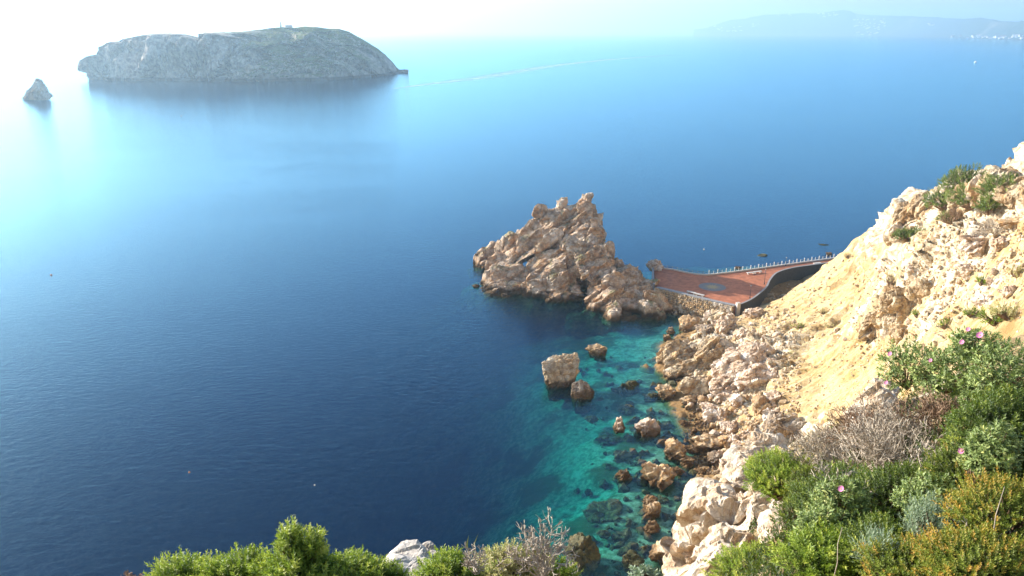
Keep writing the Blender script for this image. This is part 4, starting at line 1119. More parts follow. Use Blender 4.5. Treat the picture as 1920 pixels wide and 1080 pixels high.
for (u0, u1, v0, v1), cnt, grp, lb in cl:
    for k in range(cnt):
        u = r_.uniform(u0, u1); v = r_.uniform(v0, v1)
        h_, n_ = hit(u, v, cb)
        if h_ is None: continue
        tag(obj('house', r_.choice(hm), None, (h_.x, h_.y, h_.z), (0, 0, r_.uniform(-.6, .6))), lb, 'house', grp)

# ------------------------------------------------------------------ boat, floats, wake
def small_boat(u, v, L_, label):
    p = at_z(u, v, 0); g = empty('motor_boat', (p[0], p[1], 0), .4); tag(g, label, 'boat')
    S = [(-.5, .30, .0), (-.2, .34, .0), (.15, .30, .02), (.4, .16, .06), (.5, .01, .10)]
    V = []
    for (x, w, zz) in S:
        for (yy, z_) in ((-w, .16 + zz), (-w * .7, -.08), (w * .7, -.08), (w, .16 + zz)): V.append((x * L_, yy * L_ * .9, z_ * L_))
    Fq = [[a * 4 + b, (a + 1) * 4 + b, (a + 1) * 4 + b + 1, a * 4 + b + 1] for a in range(4) for b in range(3)] + [[a * 4 + 3, (a + 1) * 4 + 3, (a + 1) * 4, a * 4] for a in range(4)] + [[0, 1, 2, 3]]
    obj('hull', mesh_np('hull', np.array(V), np.array(Fq), [M_white]), g)
    obj('cabin', prism('cabin', [(-.15 * L_, -.18 * L_), (.12 * L_, -.14 * L_), (.12 * L_, .14 * L_), (-.15 * L_, .18 * L_)], .15 * L_, .42 * L_, [M_white]), g)
small_boat(1829, 117, 7, 'small white motor boat on the blue water below the far coast')
M_or = simple('orange_float', (0.55, 0.2, 0.06), .5, 3, .1, .1, .01, True)
for (u, v, m, lb) in ((96, 516, M_or, 'small buoy floating in the bright water at the far left'), (355, 886, M_or, 'orange buoy floating in the dark water at the lower left'),
                      (590, 910, M_white, 'white buoy floating in the dark water right of the orange one'), (1320, 468, M_white, 'white buoy in the sea behind the paved terrace'), (340, 218, M_greyc, 'grey buoy floating below the large island')):
    p = at_z(u, v, 0); k = np.linalg.norm(p - np.array([0, 0, H])) / F
    g = empty('buoy', (p[0], p[1], 0)); tag(g, lb, 'buoy')
    Vb, Fb = ico(2); obj('float', mesh_np('float', Vb * 1.5 * k * np.array([1, 1, .8]) + np.array([0, 0, .4 * k]), Fb, [m], True), g)
    obj('mast', tube('mast', [(0, 0, 1.2 * k), (0, 0, 3 * k)], .25 * k, m, 5), g)
wk = smooth_line([at_z(u, v, 0)[:2] for u, v in ((740, 166), (800, 158), (850, 152), (900, 146), (960, 136), (1040, 123), (1130, 113), (1200, 107.5), (1262, 103))], 8)
n = len(wk); wd = np.array([6 + 24 * math.sin(math.pi * k / (n - 1)) for k in range(n)])
T = np.gradient(wk, axis=0); T /= np.linalg.norm(T, axis=1)[:, None]; N2 = np.stack([-T[:, 1], T[:, 0]], 1)
V = np.concatenate([np.column_stack([wk + N2 * wd[:, None], np.full(n, .02)]), np.column_stack([wk - N2 * wd[:, None], np.full(n, .02)])])
t = NT('wake_foam'); co = t.coord(True)
d_ = t.n('BsdfDiffuse'); d_.inputs[0].default_value = (.55, .68, .75, 1); tr = t.n('BsdfTransparent'); mx = t.n('MixShader')
at = t.n('Attribute', attribute_name='edge').outputs['Fac']
t.l(t.math('MULTIPLY', t.math('MULTIPLY', at, .5), t.maprange(t.noise(co, .05, 5, .7), .3, .6)), mx.inputs[0]); t.l(tr.outputs[0], mx.inputs[1]); t.l(d_.outputs[0], mx.inputs[2]); t.l(mx.outputs[0], t.out.inputs[0])
Vm = np.concatenate([V, np.column_stack([wk, np.full(n, .02)])])
Fq = [[k, k + 1, 2 * n + k + 1, 2 * n + k] for k in range(n - 1)] + [[2 * n + k, 2 * n + k + 1, n + k + 1, n + k] for k in range(n - 1)]
me = mesh_np('wake', Vm, np.array(Fq), [t.m]); add_attr(me, 'edge', np.concatenate([np.zeros(2 * n), np.ones(n)]))
tag(obj('wake', me), 'pale slick line left on the sea by a boat, curving right from the island', kind='stuff')

# ------------------------------------------------------------------ the clifftop at the photographer's feet
edge_px = [(-300, 1200, 7.0), (0, 1180, 6.4), (300, 1135, 6.0), (500, 1120, 5.9), (700, 1110, 6.2), (900, 1105, 6.6), (1050, 1110, 7.5), (1200, 1120, 9.0), (1262, 1085, 10.5), (1290, 1045, 11.5), (1320, 985, 13), (1375, 905, 14.5), (1440, 862, 15.5), (1480, 838, 16.5),
           (1560, 800, 16.5), (1650, 770, 15.5), (1750, 720, 14), (1860, 650, 13), (2000, 600, 13), (2200, 560, 13)]
inner_px = [(-200, 1500, 4), (200, 1400, 4), (500, 1300, 4.2), (800, 1300, 4.4), (1100, 1250, 5), (1300, 1200, 6.5), (1400, 1080, 8.0), (1420, 1000, 9.5), (1450, 930, 11), (1500, 960, 8.9), (1500, 1100, 6.2), (1540, 880, 10),
            (1600, 1000, 7.0), (1600, 900, 8.6), (1700, 1100, 5.3), (1700, 900, 7.6), (1700, 800, 9.5), (1800, 780, 8), (1900, 760, 7.2), (1900, 900, 6.0), (1900, 1090, 4.8), (1800, 1000, 5.9), (2100, 800, 5.5), (1880, 700, 8.0), (1780, 740, 10.5), (1600, 820, 12.5)]
cp = [at_t(*p) for p in edge_px + inner_px] + [np.array(p, dtype=float) for p in ((0, 0, 70.4), (0, -3, 70.6), (5, -3, 71), (-5, 0, 69.6), (8, 0, 70.8), (12, 5, 69.5))]
cp = np.array(cp)
cl_model = tps_fit(cp[:, :2], cp[:, 2], 0.02)
ep = np.array([at_t(*p) for p in edge_px])
XC = np.linspace(-7, 15, 260); YC = np.linspace(-4, 20, 290)
XX, YY = np.meshgrid(XC, YC, indexing='ij')
zc = tps_eval(cl_model, XX, YY)
ey = np.interp(XX, ep[:, 0], ep[:, 1])
ov = np.maximum(YY - ey, 0); ov = np.maximum(ov, np.maximum(-XX - 6.0, 0)); ov = np.maximum(ov, np.maximum(XX - 13, 0))
zc = np.clip(zc, 58, 71.5) - 3.2 * ov ** 1.25
P3 = np.stack([XX.ravel(), YY.ravel(), zc.ravel()], 1)
P3[:, 2] += fbm(P3 / 1.1, 4, 12) * .16 + crag_disp(P3, .9, 14) * .10
i = np.arange(XX.size).reshape(XX.shape)
Fc = np.stack([i[:-1, :-1].ravel(), i[1:, :-1].ravel(), i[1:, 1:].ravel(), i[:-1, 1:].ravel()], 1)
t = NT('clifftop_soil'); co = t.coord(True)
n2 = t.noise(co, 6, 7, .75); n1 = t.noise(co, 1.1, 5, .6)
c = t.mix(t.maprange(n2, .35, .65), (0.10, 0.065, 0.03), (0.34, 0.25, 0.14))
c = t.mix(t.maprange(n1, .55, .68), c, (0.58, 0.50, 0.38))
t.bsdf(c, .95, n2, .8, .04, .1)
me = mesh_np('clifftop', P3, Fc, [t.m], True)
clt = obj('clifftop', me); tag(clt, kind='structure')
cl_bvh = BVHTree.FromPolygons([tuple(p) for p in P3], [tuple(f) for f in Fc])

M_wrock = limestone('white_cliff_rock', light=(0.66, 0.58, 0.46), dark=(0.40, 0.28, 0.18), ochre=(0.55, 0.38, 0.22), scale=5.0, ochre_amt=.25, bdist=0.03, pale=(0.80, 0.76, 0.68), wet=False)
def cblob(u, v, t_, ru, rv, rd, e, sd_, drop=0.0):
    c = at_t(u, v, t_); k = t_ / F
    return ((c[0], c[1], c[2] - drop), (ru * k * 1.2, rd * 1.2, rv * k * 1.2), e, sd_)
B = [cblob(1330, 1050, 10.6, 48, 50, .55, (.3, .2, .2), 201), cblob(1385, 1010, 10.2, 50, 52, .55, (.3, -.2, .3), 202), cblob(1440, 1000, 9.8, 46, 46, .5, (.2, .3, .1), 203),
     cblob(1350, 975, 11.5, 38, 34, .5, (.3, .4, .2), 204), cblob(1400, 935, 12.3, 34, 28, .5, (.2, -.3, .3), 205), cblob(1425, 890, 13.5, 34, 24, .6, (.2, -.5, .3), 206), cblob(1465, 858, 14.5, 30, 20, .6, (.2, -.4, .3), 207),
     cblob(1300, 1085, 10.6, 36, 26, .5, (.2, 0, .2), 208), cblob(1390, 1075, 9.0, 60, 36, .5, (.2, .2, .1), 209), cblob(1470, 1040, 8.6, 36, 30, .4, (.1, .1, .3), 210), cblob(1345, 1020, 11.6, 40, 60, .8, (.3, .1, .2), 211, .5),
     cblob(1420, 960, 12.5, 60, 50, .9, (.3, .1, .2), 212, .7), cblob(1455, 960, 10.8, 34, 26, .4, (.1, .4, .2), 213)]
tag(obj('rock_outcrop', crag('white_cliff', B, 0.035, .95, [M_wrock], s=31, amp=.34, tilt=(.4, .2, .3))), 'sunlit white blocky cliff rock between the cove and the near shrubs', 'rock')
B = [cblob(770, 1066, 6.3, 46, 22, .22, (.1, -.2, .1), 221), cblob(735, 1075, 6.2, 34, 18, .2, (.1, 0, .1), 222), cblob(800, 1052, 6.4, 24, 16, .18, (.1, -.2, .1), 223), cblob(770, 1095, 6.1, 60, 22, .3, (0, 0, 0), 224)]
M_grock = limestone('grey_smooth_rock', light=(0.50, 0.46, 0.42), dark=(0.36, 0.32, 0.28), ochre=(0.45, 0.38, 0.3), scale=7.0, ochre_amt=.2, bdist=0.01, pale=(0.58, 0.55, 0.51), wet=False)
tag(obj('rock_outcrop', crag('grey_edge_rock', B, 0.02, .5, [M_grock], s=33, amp=.09)), 'smooth grey rock between the two green bushes at the bottom edge', 'rock')
B = [cblob(1640, 765, 11.5, 18, 40, .3, (0, .2, 0), 231), cblob(1615, 790, 11.5, 16, 30, .3, (0, .1, 0), 232), cblob(1660, 750, 12, 16, 24, .3, (0, 0, 0), 233)]
tag(obj('rock_outcrop', crag('pale_spike', B, 0.03, .4, [M_wrock], s=35, amp=.5)), 'upright white rock showing through the dry grey shrub', 'rock')

# ------------------------------------------------------------------ plants
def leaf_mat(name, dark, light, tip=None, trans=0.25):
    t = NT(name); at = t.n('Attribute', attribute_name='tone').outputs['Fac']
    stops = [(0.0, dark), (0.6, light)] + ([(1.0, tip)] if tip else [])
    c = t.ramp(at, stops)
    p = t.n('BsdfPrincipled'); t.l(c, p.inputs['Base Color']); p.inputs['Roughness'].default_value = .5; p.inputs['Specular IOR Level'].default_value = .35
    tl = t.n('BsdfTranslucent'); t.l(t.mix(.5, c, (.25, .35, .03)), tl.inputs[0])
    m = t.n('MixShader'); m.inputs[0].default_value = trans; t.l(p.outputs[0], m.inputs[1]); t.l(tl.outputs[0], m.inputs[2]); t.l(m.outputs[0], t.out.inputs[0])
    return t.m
L_green = leaf_mat('fresh_green_leaf', (0.03, 0.06, 0.01), (0.22, 0.31, 0.03), (0.50, 0.52, 0.08), .35)
L_dark = leaf_mat('deep_green_shaded_leaf', (0.010, 0.022, 0.005), (0.10, 0.15, 0.025), (0.42, 0.44, 0.07), .3)  # deep green whose dark end also carries the shadow inside the shrubs
L_grey = leaf_mat('grey_green_leaf', (0.05, 0.08, 0.02), (0.30, 0.38, 0.13), (0.48, 0.47, 0.16), .25)
L_red = leaf_mat('reddish_leaf', (0.02, 0.03, 0.008), (0.20, 0.25, 0.035), (0.48, 0.26, 0.04), .3)
L_silver = leaf_mat('silver_leaf', (0.14, 0.20, 0.13), (0.30, 0.37, 0.25), None, .2)
L_straw = leaf_mat('straw_leaf', (0.36, 0.30, 0.14), (0.55, 0.48, 0.24), (0.30, 0.36, 0.08), .3)
L_pine = leaf_mat('juniper_leaf', (0.05, 0.08, 0.018), (0.13, 0.18, 0.03), (0.24, 0.27, 0.05), .2)
M_bark = simple('brown_bark', (0.16, 0.10, 0.06), .9, 20, .3, .4, .005, True)
M_dry = simple('bleached_twig', (0.46, 0.39, 0.31), .9, 15, .35, .3, .003, True)
M_drybr = simple('brown_dry_twig', (0.30, 0.20, 0.13), .9, 15, .35, .3, .003, True)
M_pink = leaf_mat('pink_petal', (0.62, 0.14, 0.34), (0.78, 0.28, 0.52), None, .3)
M_stam = simple('yellow_stamen', (0.7, 0.5, 0.08), .8, 10, .1, .1, .002)

def leaf_vf(L_, w, fold=.25, curl=.15):
    V = np.array([[0, 0, 0], [w * .5, L_ * .45, w * fold], [0, L_ * .5, -w * .1 + L_ * curl * .4], [-w * .5, L_ * .45, w * fold], [0, L_, L_ * -curl]], dtype=float)
    return V, np.array([[0, 1, 2], [0, 2, 3], [1, 4, 2], [2, 4, 3]])
def shoot(nl, L_, ll, lw, ang, seed, opp=False):
    """leafy shoot along +Z"""
    r_ = np.random.default_rng(seed); V0, F0 = leaf_vf(ll, lw); Vs = []; Fs = []; n = 0
    for k in range(nl):
        f = (k + .5) / nl; az = (k * 2.4 if not opp else (k // 2) * math.pi / 2 + (k % 2) * math.pi) + r_.uniform(-.3, .3)
        el = ang * (1.15 - .75 * f) + r_.uniform(-.15, .15); s_ = (1 - .35 * abs(f - .45) * 2) * r_.uniform(.8, 1.15)
        M = rotm(0, 0, az) @ rotm(math.pi / 2 - el, 0, 0)
        Vs.append((V0 * s_) @ M.T + np.array([0, 0, f * L_])); Fs.append(F0 + n); n += len(V0)
    return np.concatenate(Vs), np.concatenate(Fs)
def frames(D, roll):
    D = D / np.linalg.norm(D, axis=1)[:, None]
    A = np.cross(D, np.array([0.31, 0.2, 0.93])); A /= np.linalg.norm(A, axis=1)[:, None] + 1e-9; Bv = np.cross(D, A)
    c, s_ = np.cos(roll)[:, None], np.sin(roll)[:, None]
    X = A * c + Bv * s_; Y = np.cross(D, X)
    return np.stack([X, Y, D], 2)       # columns
def place(templates, P, D, S, tone, r_):
    Vs = []; Fs = []; T = []; n = 0; idx = r_.integers(0, len(templates), len(P)); Rm = frames(D, r_.uniform(0, 6.28, len(P)))
    for k, (V0, F0) in enumerate(templates):
        s_ = np.where(idx == k)[0]
        if not len(s_): continue
        V = np.einsum('nij,vj->nvi', Rm[s_], V0) * S[s_][:, None, None] + P[s_][:, None, :]
        Vs.append(V.reshape(-1, 3)); Fs.append((F0[None] + (np.arange(len(s_)) * len(V0))[:, None, None] + n).reshape(-1, 3)); n += V.shape[0] * V.shape[1]
        T.append((tone[s_][:, None] + r_.uniform(-.12, .12, (len(s_), len(V0)))).ravel())
    return np.concatenate(Vs), np.concatenate(Fs), np.clip(np.concatenate(T), 0, 1)
def twigs(segs):
    """segs: arrays a,b,ra,rb -> 3 sided prisms"""
    a, b, ra, rb = [np.array(x, dtype=float) for x in zip(*segs)]
    ra = np.maximum(ra, .0032); rb = np.maximum(rb, .0028)
    D = b - a; Rm = frames(D + 1e-9, np.zeros(len(a))); V = []
    for q, rr in ((a, ra), (b, rb)):
        for k in range(3):
            an = 2 * math.pi * k / 3; V.append(q + (Rm[:, :, 0] * math.cos(an) + Rm[:, :, 1] * math.sin(an)) * rr[:, None])
    V = np.stack(V, 1).reshape(-1, 3); base = (np.arange(len(a)) * 6)[:, None, None]
    Fq = (np.array([[0, 1, 4, 3], [1, 2, 5, 4], [2, 0, 3, 5]])[None] + base).reshape(-1, 4)
    return V, Fq
def branchy(base, dirs, L_, r0, depth, r_, wig=.35, nb=(2, 4), shrink=.68, up=.15, steps=3):
    segs = []
    def grow(p, d, L_, rad, dep):
        n = steps
        for k in range(n):
            d = d + np.array([r_.gauss(0, wig), r_.gauss(0, wig), r_.gauss(0, wig) + up]) * .5; d = d / np.linalg.norm(d)
            q = p + d * L_ / n; r2 = rad * (1 - .35 / n)
            segs.append((p, q, rad, r2)); p = q; rad = r2
            if dep > 0 and k > 0 and r_.random() < .45: grow(p, (d + np.array([r_.gauss(0, .7), r_.gauss(0, .7), r_.gauss(0, .4)])), L_ * shrink * r_.uniform(.6, 1), rad * .6, dep - 1)
        if dep > 0:
            for k in range(r_.randint(*nb)):
                e = d + np.array([r_.gauss(0, .6), r_.gauss(0, .6), r_.gauss(0, .45)]); grow(p, e / np.linalg.norm(e), L_ * shrink * r_.uniform(.7, 1.1), rad * .7, dep - 1)
    for d in dirs:
        d = np.array(d, dtype=float); grow(np.array(base, dtype=float), d / np.linalg.norm(d), L_ * r_.uniform(.7, 1.1), r0 * r_.uniform(.7, 1), depth)
    return segs

T_A = [shoot(15, .095, .036, .0115, 1.0, k) for k in range(4)]            # narrow fresh leaves
T_F = [shoot(14, .11, .036, .006, .6, 20 + k) for k in range(3)]           # needle like
T_D = [shoot(12, .08, .024, .011, .9, 30 + k, True) for k in range(3)]     # small leaves
T_B = [shoot(8, .07, .055, .020, 1.0, 40 + k, True) for k in range(4)]     # cistus like
T_J = [shoot(14, .8, .32, .13, 1.0, 50 + k) for k in range(3)]             # far juniper sprays
T_G = [(lambda V, F_: (V, F_))(*leaf_vf(.30, .0035, .1, .25)), leaf_vf(.22, .003, .1, .4), leaf_vf(.36, .003, .1, .12)]

def crown_points(n, rad, r_, lump=.28, low=-.25, sd_=0):
    D = r_.normal(size=(n * 2, 3)); D /= np.linalg.norm(D, axis=1)[:, None]; D = D[D[:, 2] > low][:n]
    l = 1 + lump * fbm(D * 2.2 + sd_, 3, sd_) * 1.6 + lump * .5 * fbm(D * 6 + sd_, 2, sd_ + 3)
    rr = (1 - .55 * r_.random(len(D)) ** 2.2) * l
    return D * rr[:, None] * np.array(rad), D, rr
def bush(name, label, cat, c, rad, n, temps, mat, scale=1.0, seed=0, group=None, up=.6, stemmat=None, stem_r=.012, base=None, lump=.28, tone_b=.0, low=-.25, leaf_part='foliage'):
    r_ = np.random.default_rng(seed); c = np.array(c, dtype=float)
    base = np.array(base if base is not None else c - np.array([0, 0, rad[2] * .9]))
    g = empty(name, tuple(base)); tag(g, label, cat, group)
    Pp, D, rr = crown_points(n, rad, r_, lump, low, seed)
    dirs = D + np.array([0, 0, up]) + r_.normal(size=D.shape) * .35
    tone = np.clip(.30 + .45 * (rr - .75) * 2 + r_.normal(size=len(Pp)) * .16 + tone_b, 0, 1)  # paints crown shade into the leaves: inner shoots darker, outer tips brighter
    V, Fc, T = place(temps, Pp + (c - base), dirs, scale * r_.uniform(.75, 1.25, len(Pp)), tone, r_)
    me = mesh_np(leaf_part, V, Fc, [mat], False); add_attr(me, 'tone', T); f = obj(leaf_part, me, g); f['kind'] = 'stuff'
    rr_ = random.Random(seed); segs = []
    for k in range(0, len(Pp), max(1, len(Pp) // 70)):
        q = Pp[k] + (c - base); m1 = q * .5 + np.array([rr_.gauss(0, .08), rr_.gauss(0, .08), 0]) * np.linalg.norm(rad)
        segs += [(np.zeros(3), m1, stem_r, stem_r * .7), (m1, q, stem_r * .7, stem_r * .3)]
    Vt, Ft = twigs(segs); obj('stem', mesh_np('stem', Vt, Ft, [stemmat or M_bark]), g)
    return g
def px_bush(u, v, t_, wu, hv, n, temps, mat, label, seed, name='shrub', cat='shrub', depth=None, **k):
    c = at_t(u, v, t_); s_ = t_ / F
    return bush(name, label, cat, c, (wu * s_, depth or (wu + hv) * .5 * s_, hv * s_), n, temps, mat, seed=seed, **k)
def dry_shrub(u, v, t_, wu, hv, mat, label, seed, nd=9, depth=3, r0=.011, wig=.4, name='dry_shrub', base_drop=1.0, up=.15, spread=1.0, extra=None, cat='dry shrub'):
    c = at_t(u, v, t_); s_ = t_ / F; h = hv * s_ * 2; w = wu * s_; r_ = random.Random(seed)
    base = c - np.array([0, 0, hv * s_ * base_drop]); g = empty(name, tuple(base)); tag(g, label, cat)
    dirs = [(r_.gauss(0, .55) * spread * w / max(h, .01) * 2, r_.gauss(0, .4) * spread, r_.uniform(.5, 1)) for _ in range(nd)]
    segs = branchy((0, 0, 0), dirs, h * .42, r0, depth, r_, wig, up=up)
    Vt, Ft = twigs(segs); o = obj('branches', mesh_np('branches', Vt, Ft, [mat]), g); o['kind'] = 'stuff'
    return g, segs

# --- bottom left green bushes
for k, (u, v, t_, w, h, n, lb) in enumerate([(345, 1108, 5.7, 62, 42, 900, 'leftmost rounded part of the bright green bushes along the bottom edge'), (455, 1102, 5.6, 62, 50, 1000, 'rounded bright green bush second from the left along the bottom edge'),
                         (560, 1098, 5.4, 66, 58, 1200, 'tallest bright green bush at the bottom edge with two raised tips'), (650, 1106, 5.5, 62, 46, 900, 'low bright green bush right of the tallest one at the bottom edge'), (718, 1108, 5.5, 36, 30, 400, 'small bright green bush touching the smooth grey rock')]):
    px_bush(u, v, t_, w, h, n, T_A, L_green, lb, 300 + k, name='green_bush', cat='bush', tone_b=.12, group='bright green bushes along the bottom edge')
for k, (u, v, w, h, lb) in enumerate([(545, 1030, 13, 32, 'left raised leafy tip above the tallest green bush'), (588, 1036, 10, 26, 'right raised leafy tip above the tallest green bush')]):
    px_bush(u, v, 5.4, w, h, 110, T_A, L_green, lb, 320 + k, name='leafy_shoot', cat='plant', tone_b=.25, up=1.5)
px_bush(838, 1092, 5.9, 48, 34, 600, T_A, L_green, 'bright green bush right of the smooth grey rock', 330, name='green_bush', cat='bush', tone_b=.15)
px_bush(950, 1078, 6.0, 50, 38, 520, T_A, L_straw, 'yellowish green bush mixed with dry grass at the bottom edge', 331, name='green_bush', cat='bush', tone_b=.2)
px_bush(1030, 1088, 6.3, 36, 30, 300, T_A, L_green, 'small green bush under the dead grey twigs', 332, name='green_bush', cat='bush', tone_b=.1)
px_bush(1208, 1085, 7.6, 20, 12, 60, T_B, L_silver, 'small silvery rosette at the bottom edge below the cove', 333, name='silver_plant', cat='plant')
def grass(u, v, t_, wu, n, h, label, seed, mat=None, name='grass_tuft'):
    r_ = np.random.default_rng(seed); c = at_t(u, v, t_); s_ = t_ / F; g = empty(name, tuple(c)); tag(g, label, 'grass')
    Pp = np.stack([r_.normal(0, wu * s_ * .5, n), r_.normal(0, wu * s_ * .35, n), np.zeros(n)], 1); D = r_.normal(size=(n, 3)) * np.array([.28, .28, 0]) + np.array([0, 0, 1.0])
    Rm = frames(D, r_.uniform(0, 6.28, n)); tm = []
    for V0, F0 in T_G: tm.append((V0[:, [0, 2, 1]], F0))
    V, Fc, T = place(tm, Pp, D, h / .3 * r_.uniform(.6, 1.2, n), r_.uniform(.1, .9, n), r_)
    me = mesh_np('blades', V, Fc, [mat or L_straw]); add_attr(me, 'tone', T); o = obj('blades', me, g); o['kind'] = 'stuff'
grass(905, 1095, 6.0, 80, 420, .15, 'dry straw coloured grass tuft at the bottom edge right of the grey rock', 340)
grass(985, 1085, 6.1, 44, 160, .24, 'tall thin grass standing before the dead twigs at the bottom edge', 341)
dry_shrub(1020, 1035, 5.7, 40, 62, M_dry, 'dead grey curling twigs above the grass at the bottom edge', 350, nd=14, depth=3, r0=.008, wig=.5)
dry_shrub(890, 1045, 5.6, 30, 38, M_dry, 'short dead twigs above the grass left of the tall ones', 351, nd=10, depth=2, r0=.006)
dry_shrub(235, 1082, 5.9, 26, 22, M_drybr, 'sparse dead twigs at the bottom left beside the green bush', 352, nd=6, depth=2, r0=.0035)
dry_shrub(1075, 1062, 6.6, 22, 44, M_dry, 'few pale bare twigs in front of the dark underwater rock', 353, nd=5, depth=2, r0=.005, wig=.55)

# --- right hand shrubs
px_bush(1462, 905, 9.6, 60, 42, 1300, T_A, L_green, 'fresh green spiky shrub on top of the white cliff rock', 400, name='green_bush', cat='bush', tone_b=.12)
px_bush(1530, 930, 8.8, 50, 46, 700, T_D, L_red, 'low brownish shrub right of the fresh green spiky one', 401, tone_b=-.2)
px_bush(1500, 975, 8.6, 36, 34, 420, T_D, L_dark, 'dark low shrub hanging over the white cliff rock', 402)
dry_shrub(1560, 850, 9.5, 85, 62, M_dry, 'tangle of bleached dry twigs left of the largest dry shrub', 410, nd=40, depth=3, r0=.009, wig=.35)
dry_shrub(1690, 830, 8.0, 120, 88, M_dry, 'largest bleached dry shrub with forking bare branches', 411, nd=60, depth=3, r0=.014, wig=.35)
dry_shrub(1620, 800, 9.2, 60, 60, M_drybr, 'brown dry twigs behind the largest bleached shrub', 412, nd=24, depth=3, r0=.006)
dry_shrub(1760, 770, 8.0, 70, 56, M_drybr, 'reddish brown dry stems under the grey green shrubs', 413, nd=26, depth=3, r0=.006, wig=.25)
dry_shrub(1500, 1000, 8.4, 50, 34, M_drybr, 'brown wiry twigs trailing over the edge of the white cliff', 414, nd=16, depth=3, r0=.004)
px_bush(1600, 960, 6.6, 90, 62, 1500, T_A, L_dark, 'dark green shrub behind the light flower in the middle of the thicket', 403, tone_b=-.05)
px_bush(1690, 945, 6.2, 80, 60, 1300, T_D, L_dark, 'dense dark small leaved shrub in the centre of the thicket', 404)
px_bush(1890, 830, 5.9, 80, 80, 1700, T_A, L_dark, 'deep green shrub filling the right edge above the reddish ones', 405, tone_b=-.05)
px_bush(1810, 900, 5.6, 60, 46, 900, T_D, L_red, 'mottled green and rust shrub below the magenta flower', 406, tone_b=-.15)
px_bush(1420, 1078, 8.2, 80, 34, 900, T_A, L_green, 'yellow green shrub along the bottom edge on the white cliff rock', 407, name='green_bush', cat='bush', tone_b=.2)
px_bush(1560, 1062, 5.6, 80, 46, 1100, T_A, L_green, 'yellow green shrub at the bottom edge below the silvery leaved one', 408, name='green_bush', cat='bush', tone_b=.05)
px_bush(1655, 1040, 5.4, 70, 50, 900, T_D, L_dark, 'dark shrub at the bottom edge left of the rust coloured shrubs', 409)
px_bush(1880, 985, 4.9, 80, 70, 1300, T_D, L_red, 'rust and yellow leaved shrub at the right edge', 420, tone_b=.15, name='rust_shrub')
px_bush(1850, 1080, 4.5, 110, 60, 1500, T_D, L_red, 'orange tipped shrub in the bottom right corner', 421, tone_b=.2, name='rust_shrub')
px_bush(1715, 1080, 4.8, 80, 46, 900, T_D, L_red, 'orange and green shrub at the bottom edge left of the corner one', 422, tone_b=.1, name='rust_shrub')
px_bush(1742, 1000, 5.2, 34, 44, 300, T_F, L_silver, 'feathery silver green plant in the middle of the thicket', 423, up=1.5, name='silver_plant', cat='plant')
px_bush(1650, 1055, 5.0, 26, 40, 200, T_F, L_silver, 'feathery plant at the bottom edge left of the rust shrubs', 424, up=1.5, name='silver_plant', cat='plant')
px_bush(1830, 870, 5.4, 16, 50, 170, T_B, L_grey, 'upright leafy stem right of the magenta flower', 425, up=1.6, name='upright_shrublet', cat='plant', scale=.7)
for k, (u, v, t_, h, lb) in enumerate([(1862, 1000, 4.6, 100, 'long pale bare stalk rising from the rust shrub'), (1800, 1030, 4.7, 60, 'thin green stalk left of the long pale one'), (1570, 1040, 5.2, 60, 'short pale stalk standing above the yellow green shrub')]):
    c = at_t(u, v, t_); s_ = t_ / F; g = obj('stalk', tube('stalk', [(0, 0, -h * s_), (.01, 0, -h * s_ * .3), (-.008, 0, h * s_ * .4), (.004, 0, h * s_)], [.004, .0035, .003, .0015], M_dry, 5), None, tuple(c)); tag(g, lb, 'plant')
dry_shrub(1870, 1010, 4.7, 60, 56, M_dry, 'pale forked bare twigs inside the rust shrub at the right edge', 430, nd=9, depth=2, r0=.004)
dry_shrub(1575, 895, 6.2, 22, 60, M_dry, 'twisted bare grey stems holding the light pink flower', 431, nd=5, depth=2, r0=.007, wig=.6)
dry_shrub(1740, 860, 6.8, 70, 40, M_dry, 'pale forked branch lying in front of the largest dry shrub', 432, nd=5, depth=3, r0=.010, wig=.3)
dry_shrub(1900, 770, 6.0, 40, 60, M_dry, 'pale bare twigs against the deep green shrub at the right edge', 433, nd=7, depth=2, r0=.005)

# --- broad leaved shrubs with pink flowers: leaves are single parts
V0, F0 = leaf_vf(.055, .022, .18, .2); LV = V0.copy()
leaf_mesh = []
for k in range(4):
    V, _ = leaf_vf(.052 + .006 * k, .020 + .002 * k, .16, .15 + .05 * k)
    me = mesh_np('leaf', V, F0, [L_grey]); add_attr(me, 'tone', np.full(5, .25 + .22 * k)); leaf_mesh.append(me)
pet = np.array([[0, 0, 0], [.010, .008, .003], [.017, .022, .006], [.009, .032, .009], [-.009, .032, .009], [-.017, .022, .006], [-.010, .008, .003], [0, .018, .001]])
petal_me = mesh_np('petal', pet, np.array([[0, 1, 7], [1, 2, 7], [2, 3, 7], [3, 4, 7], [4, 5, 7], [5, 6, 7], [6, 0, 7]]), [M_pink]); add_attr(petal_me, 'tone', np.full(8, .5))
cV, cF = ico(1); centre_me = mesh_np('stamens', cV * np.array([.006, .006, .005]) + np.array([0, 0, .005]), cF, [M_stam])
flowers = {}
def flower(par, wpos, aim, s_=1.0):
    inv = Vector(wpos) - par.location
    f = obj('flower', mesh_np('calyx', cV * .005, cF, [L_grey]), par, inv)
    f.rotation_euler = Vector(aim).to_track_quat('Z', 'Y').to_euler(); f.scale = (s_ * .8,) * 3
    for k in range(5): obj('petal', petal_me, f, (0, 0, 0), (0.2, 0, k * 2 * math.pi / 5))
    obj('stamens', centre_me, f)
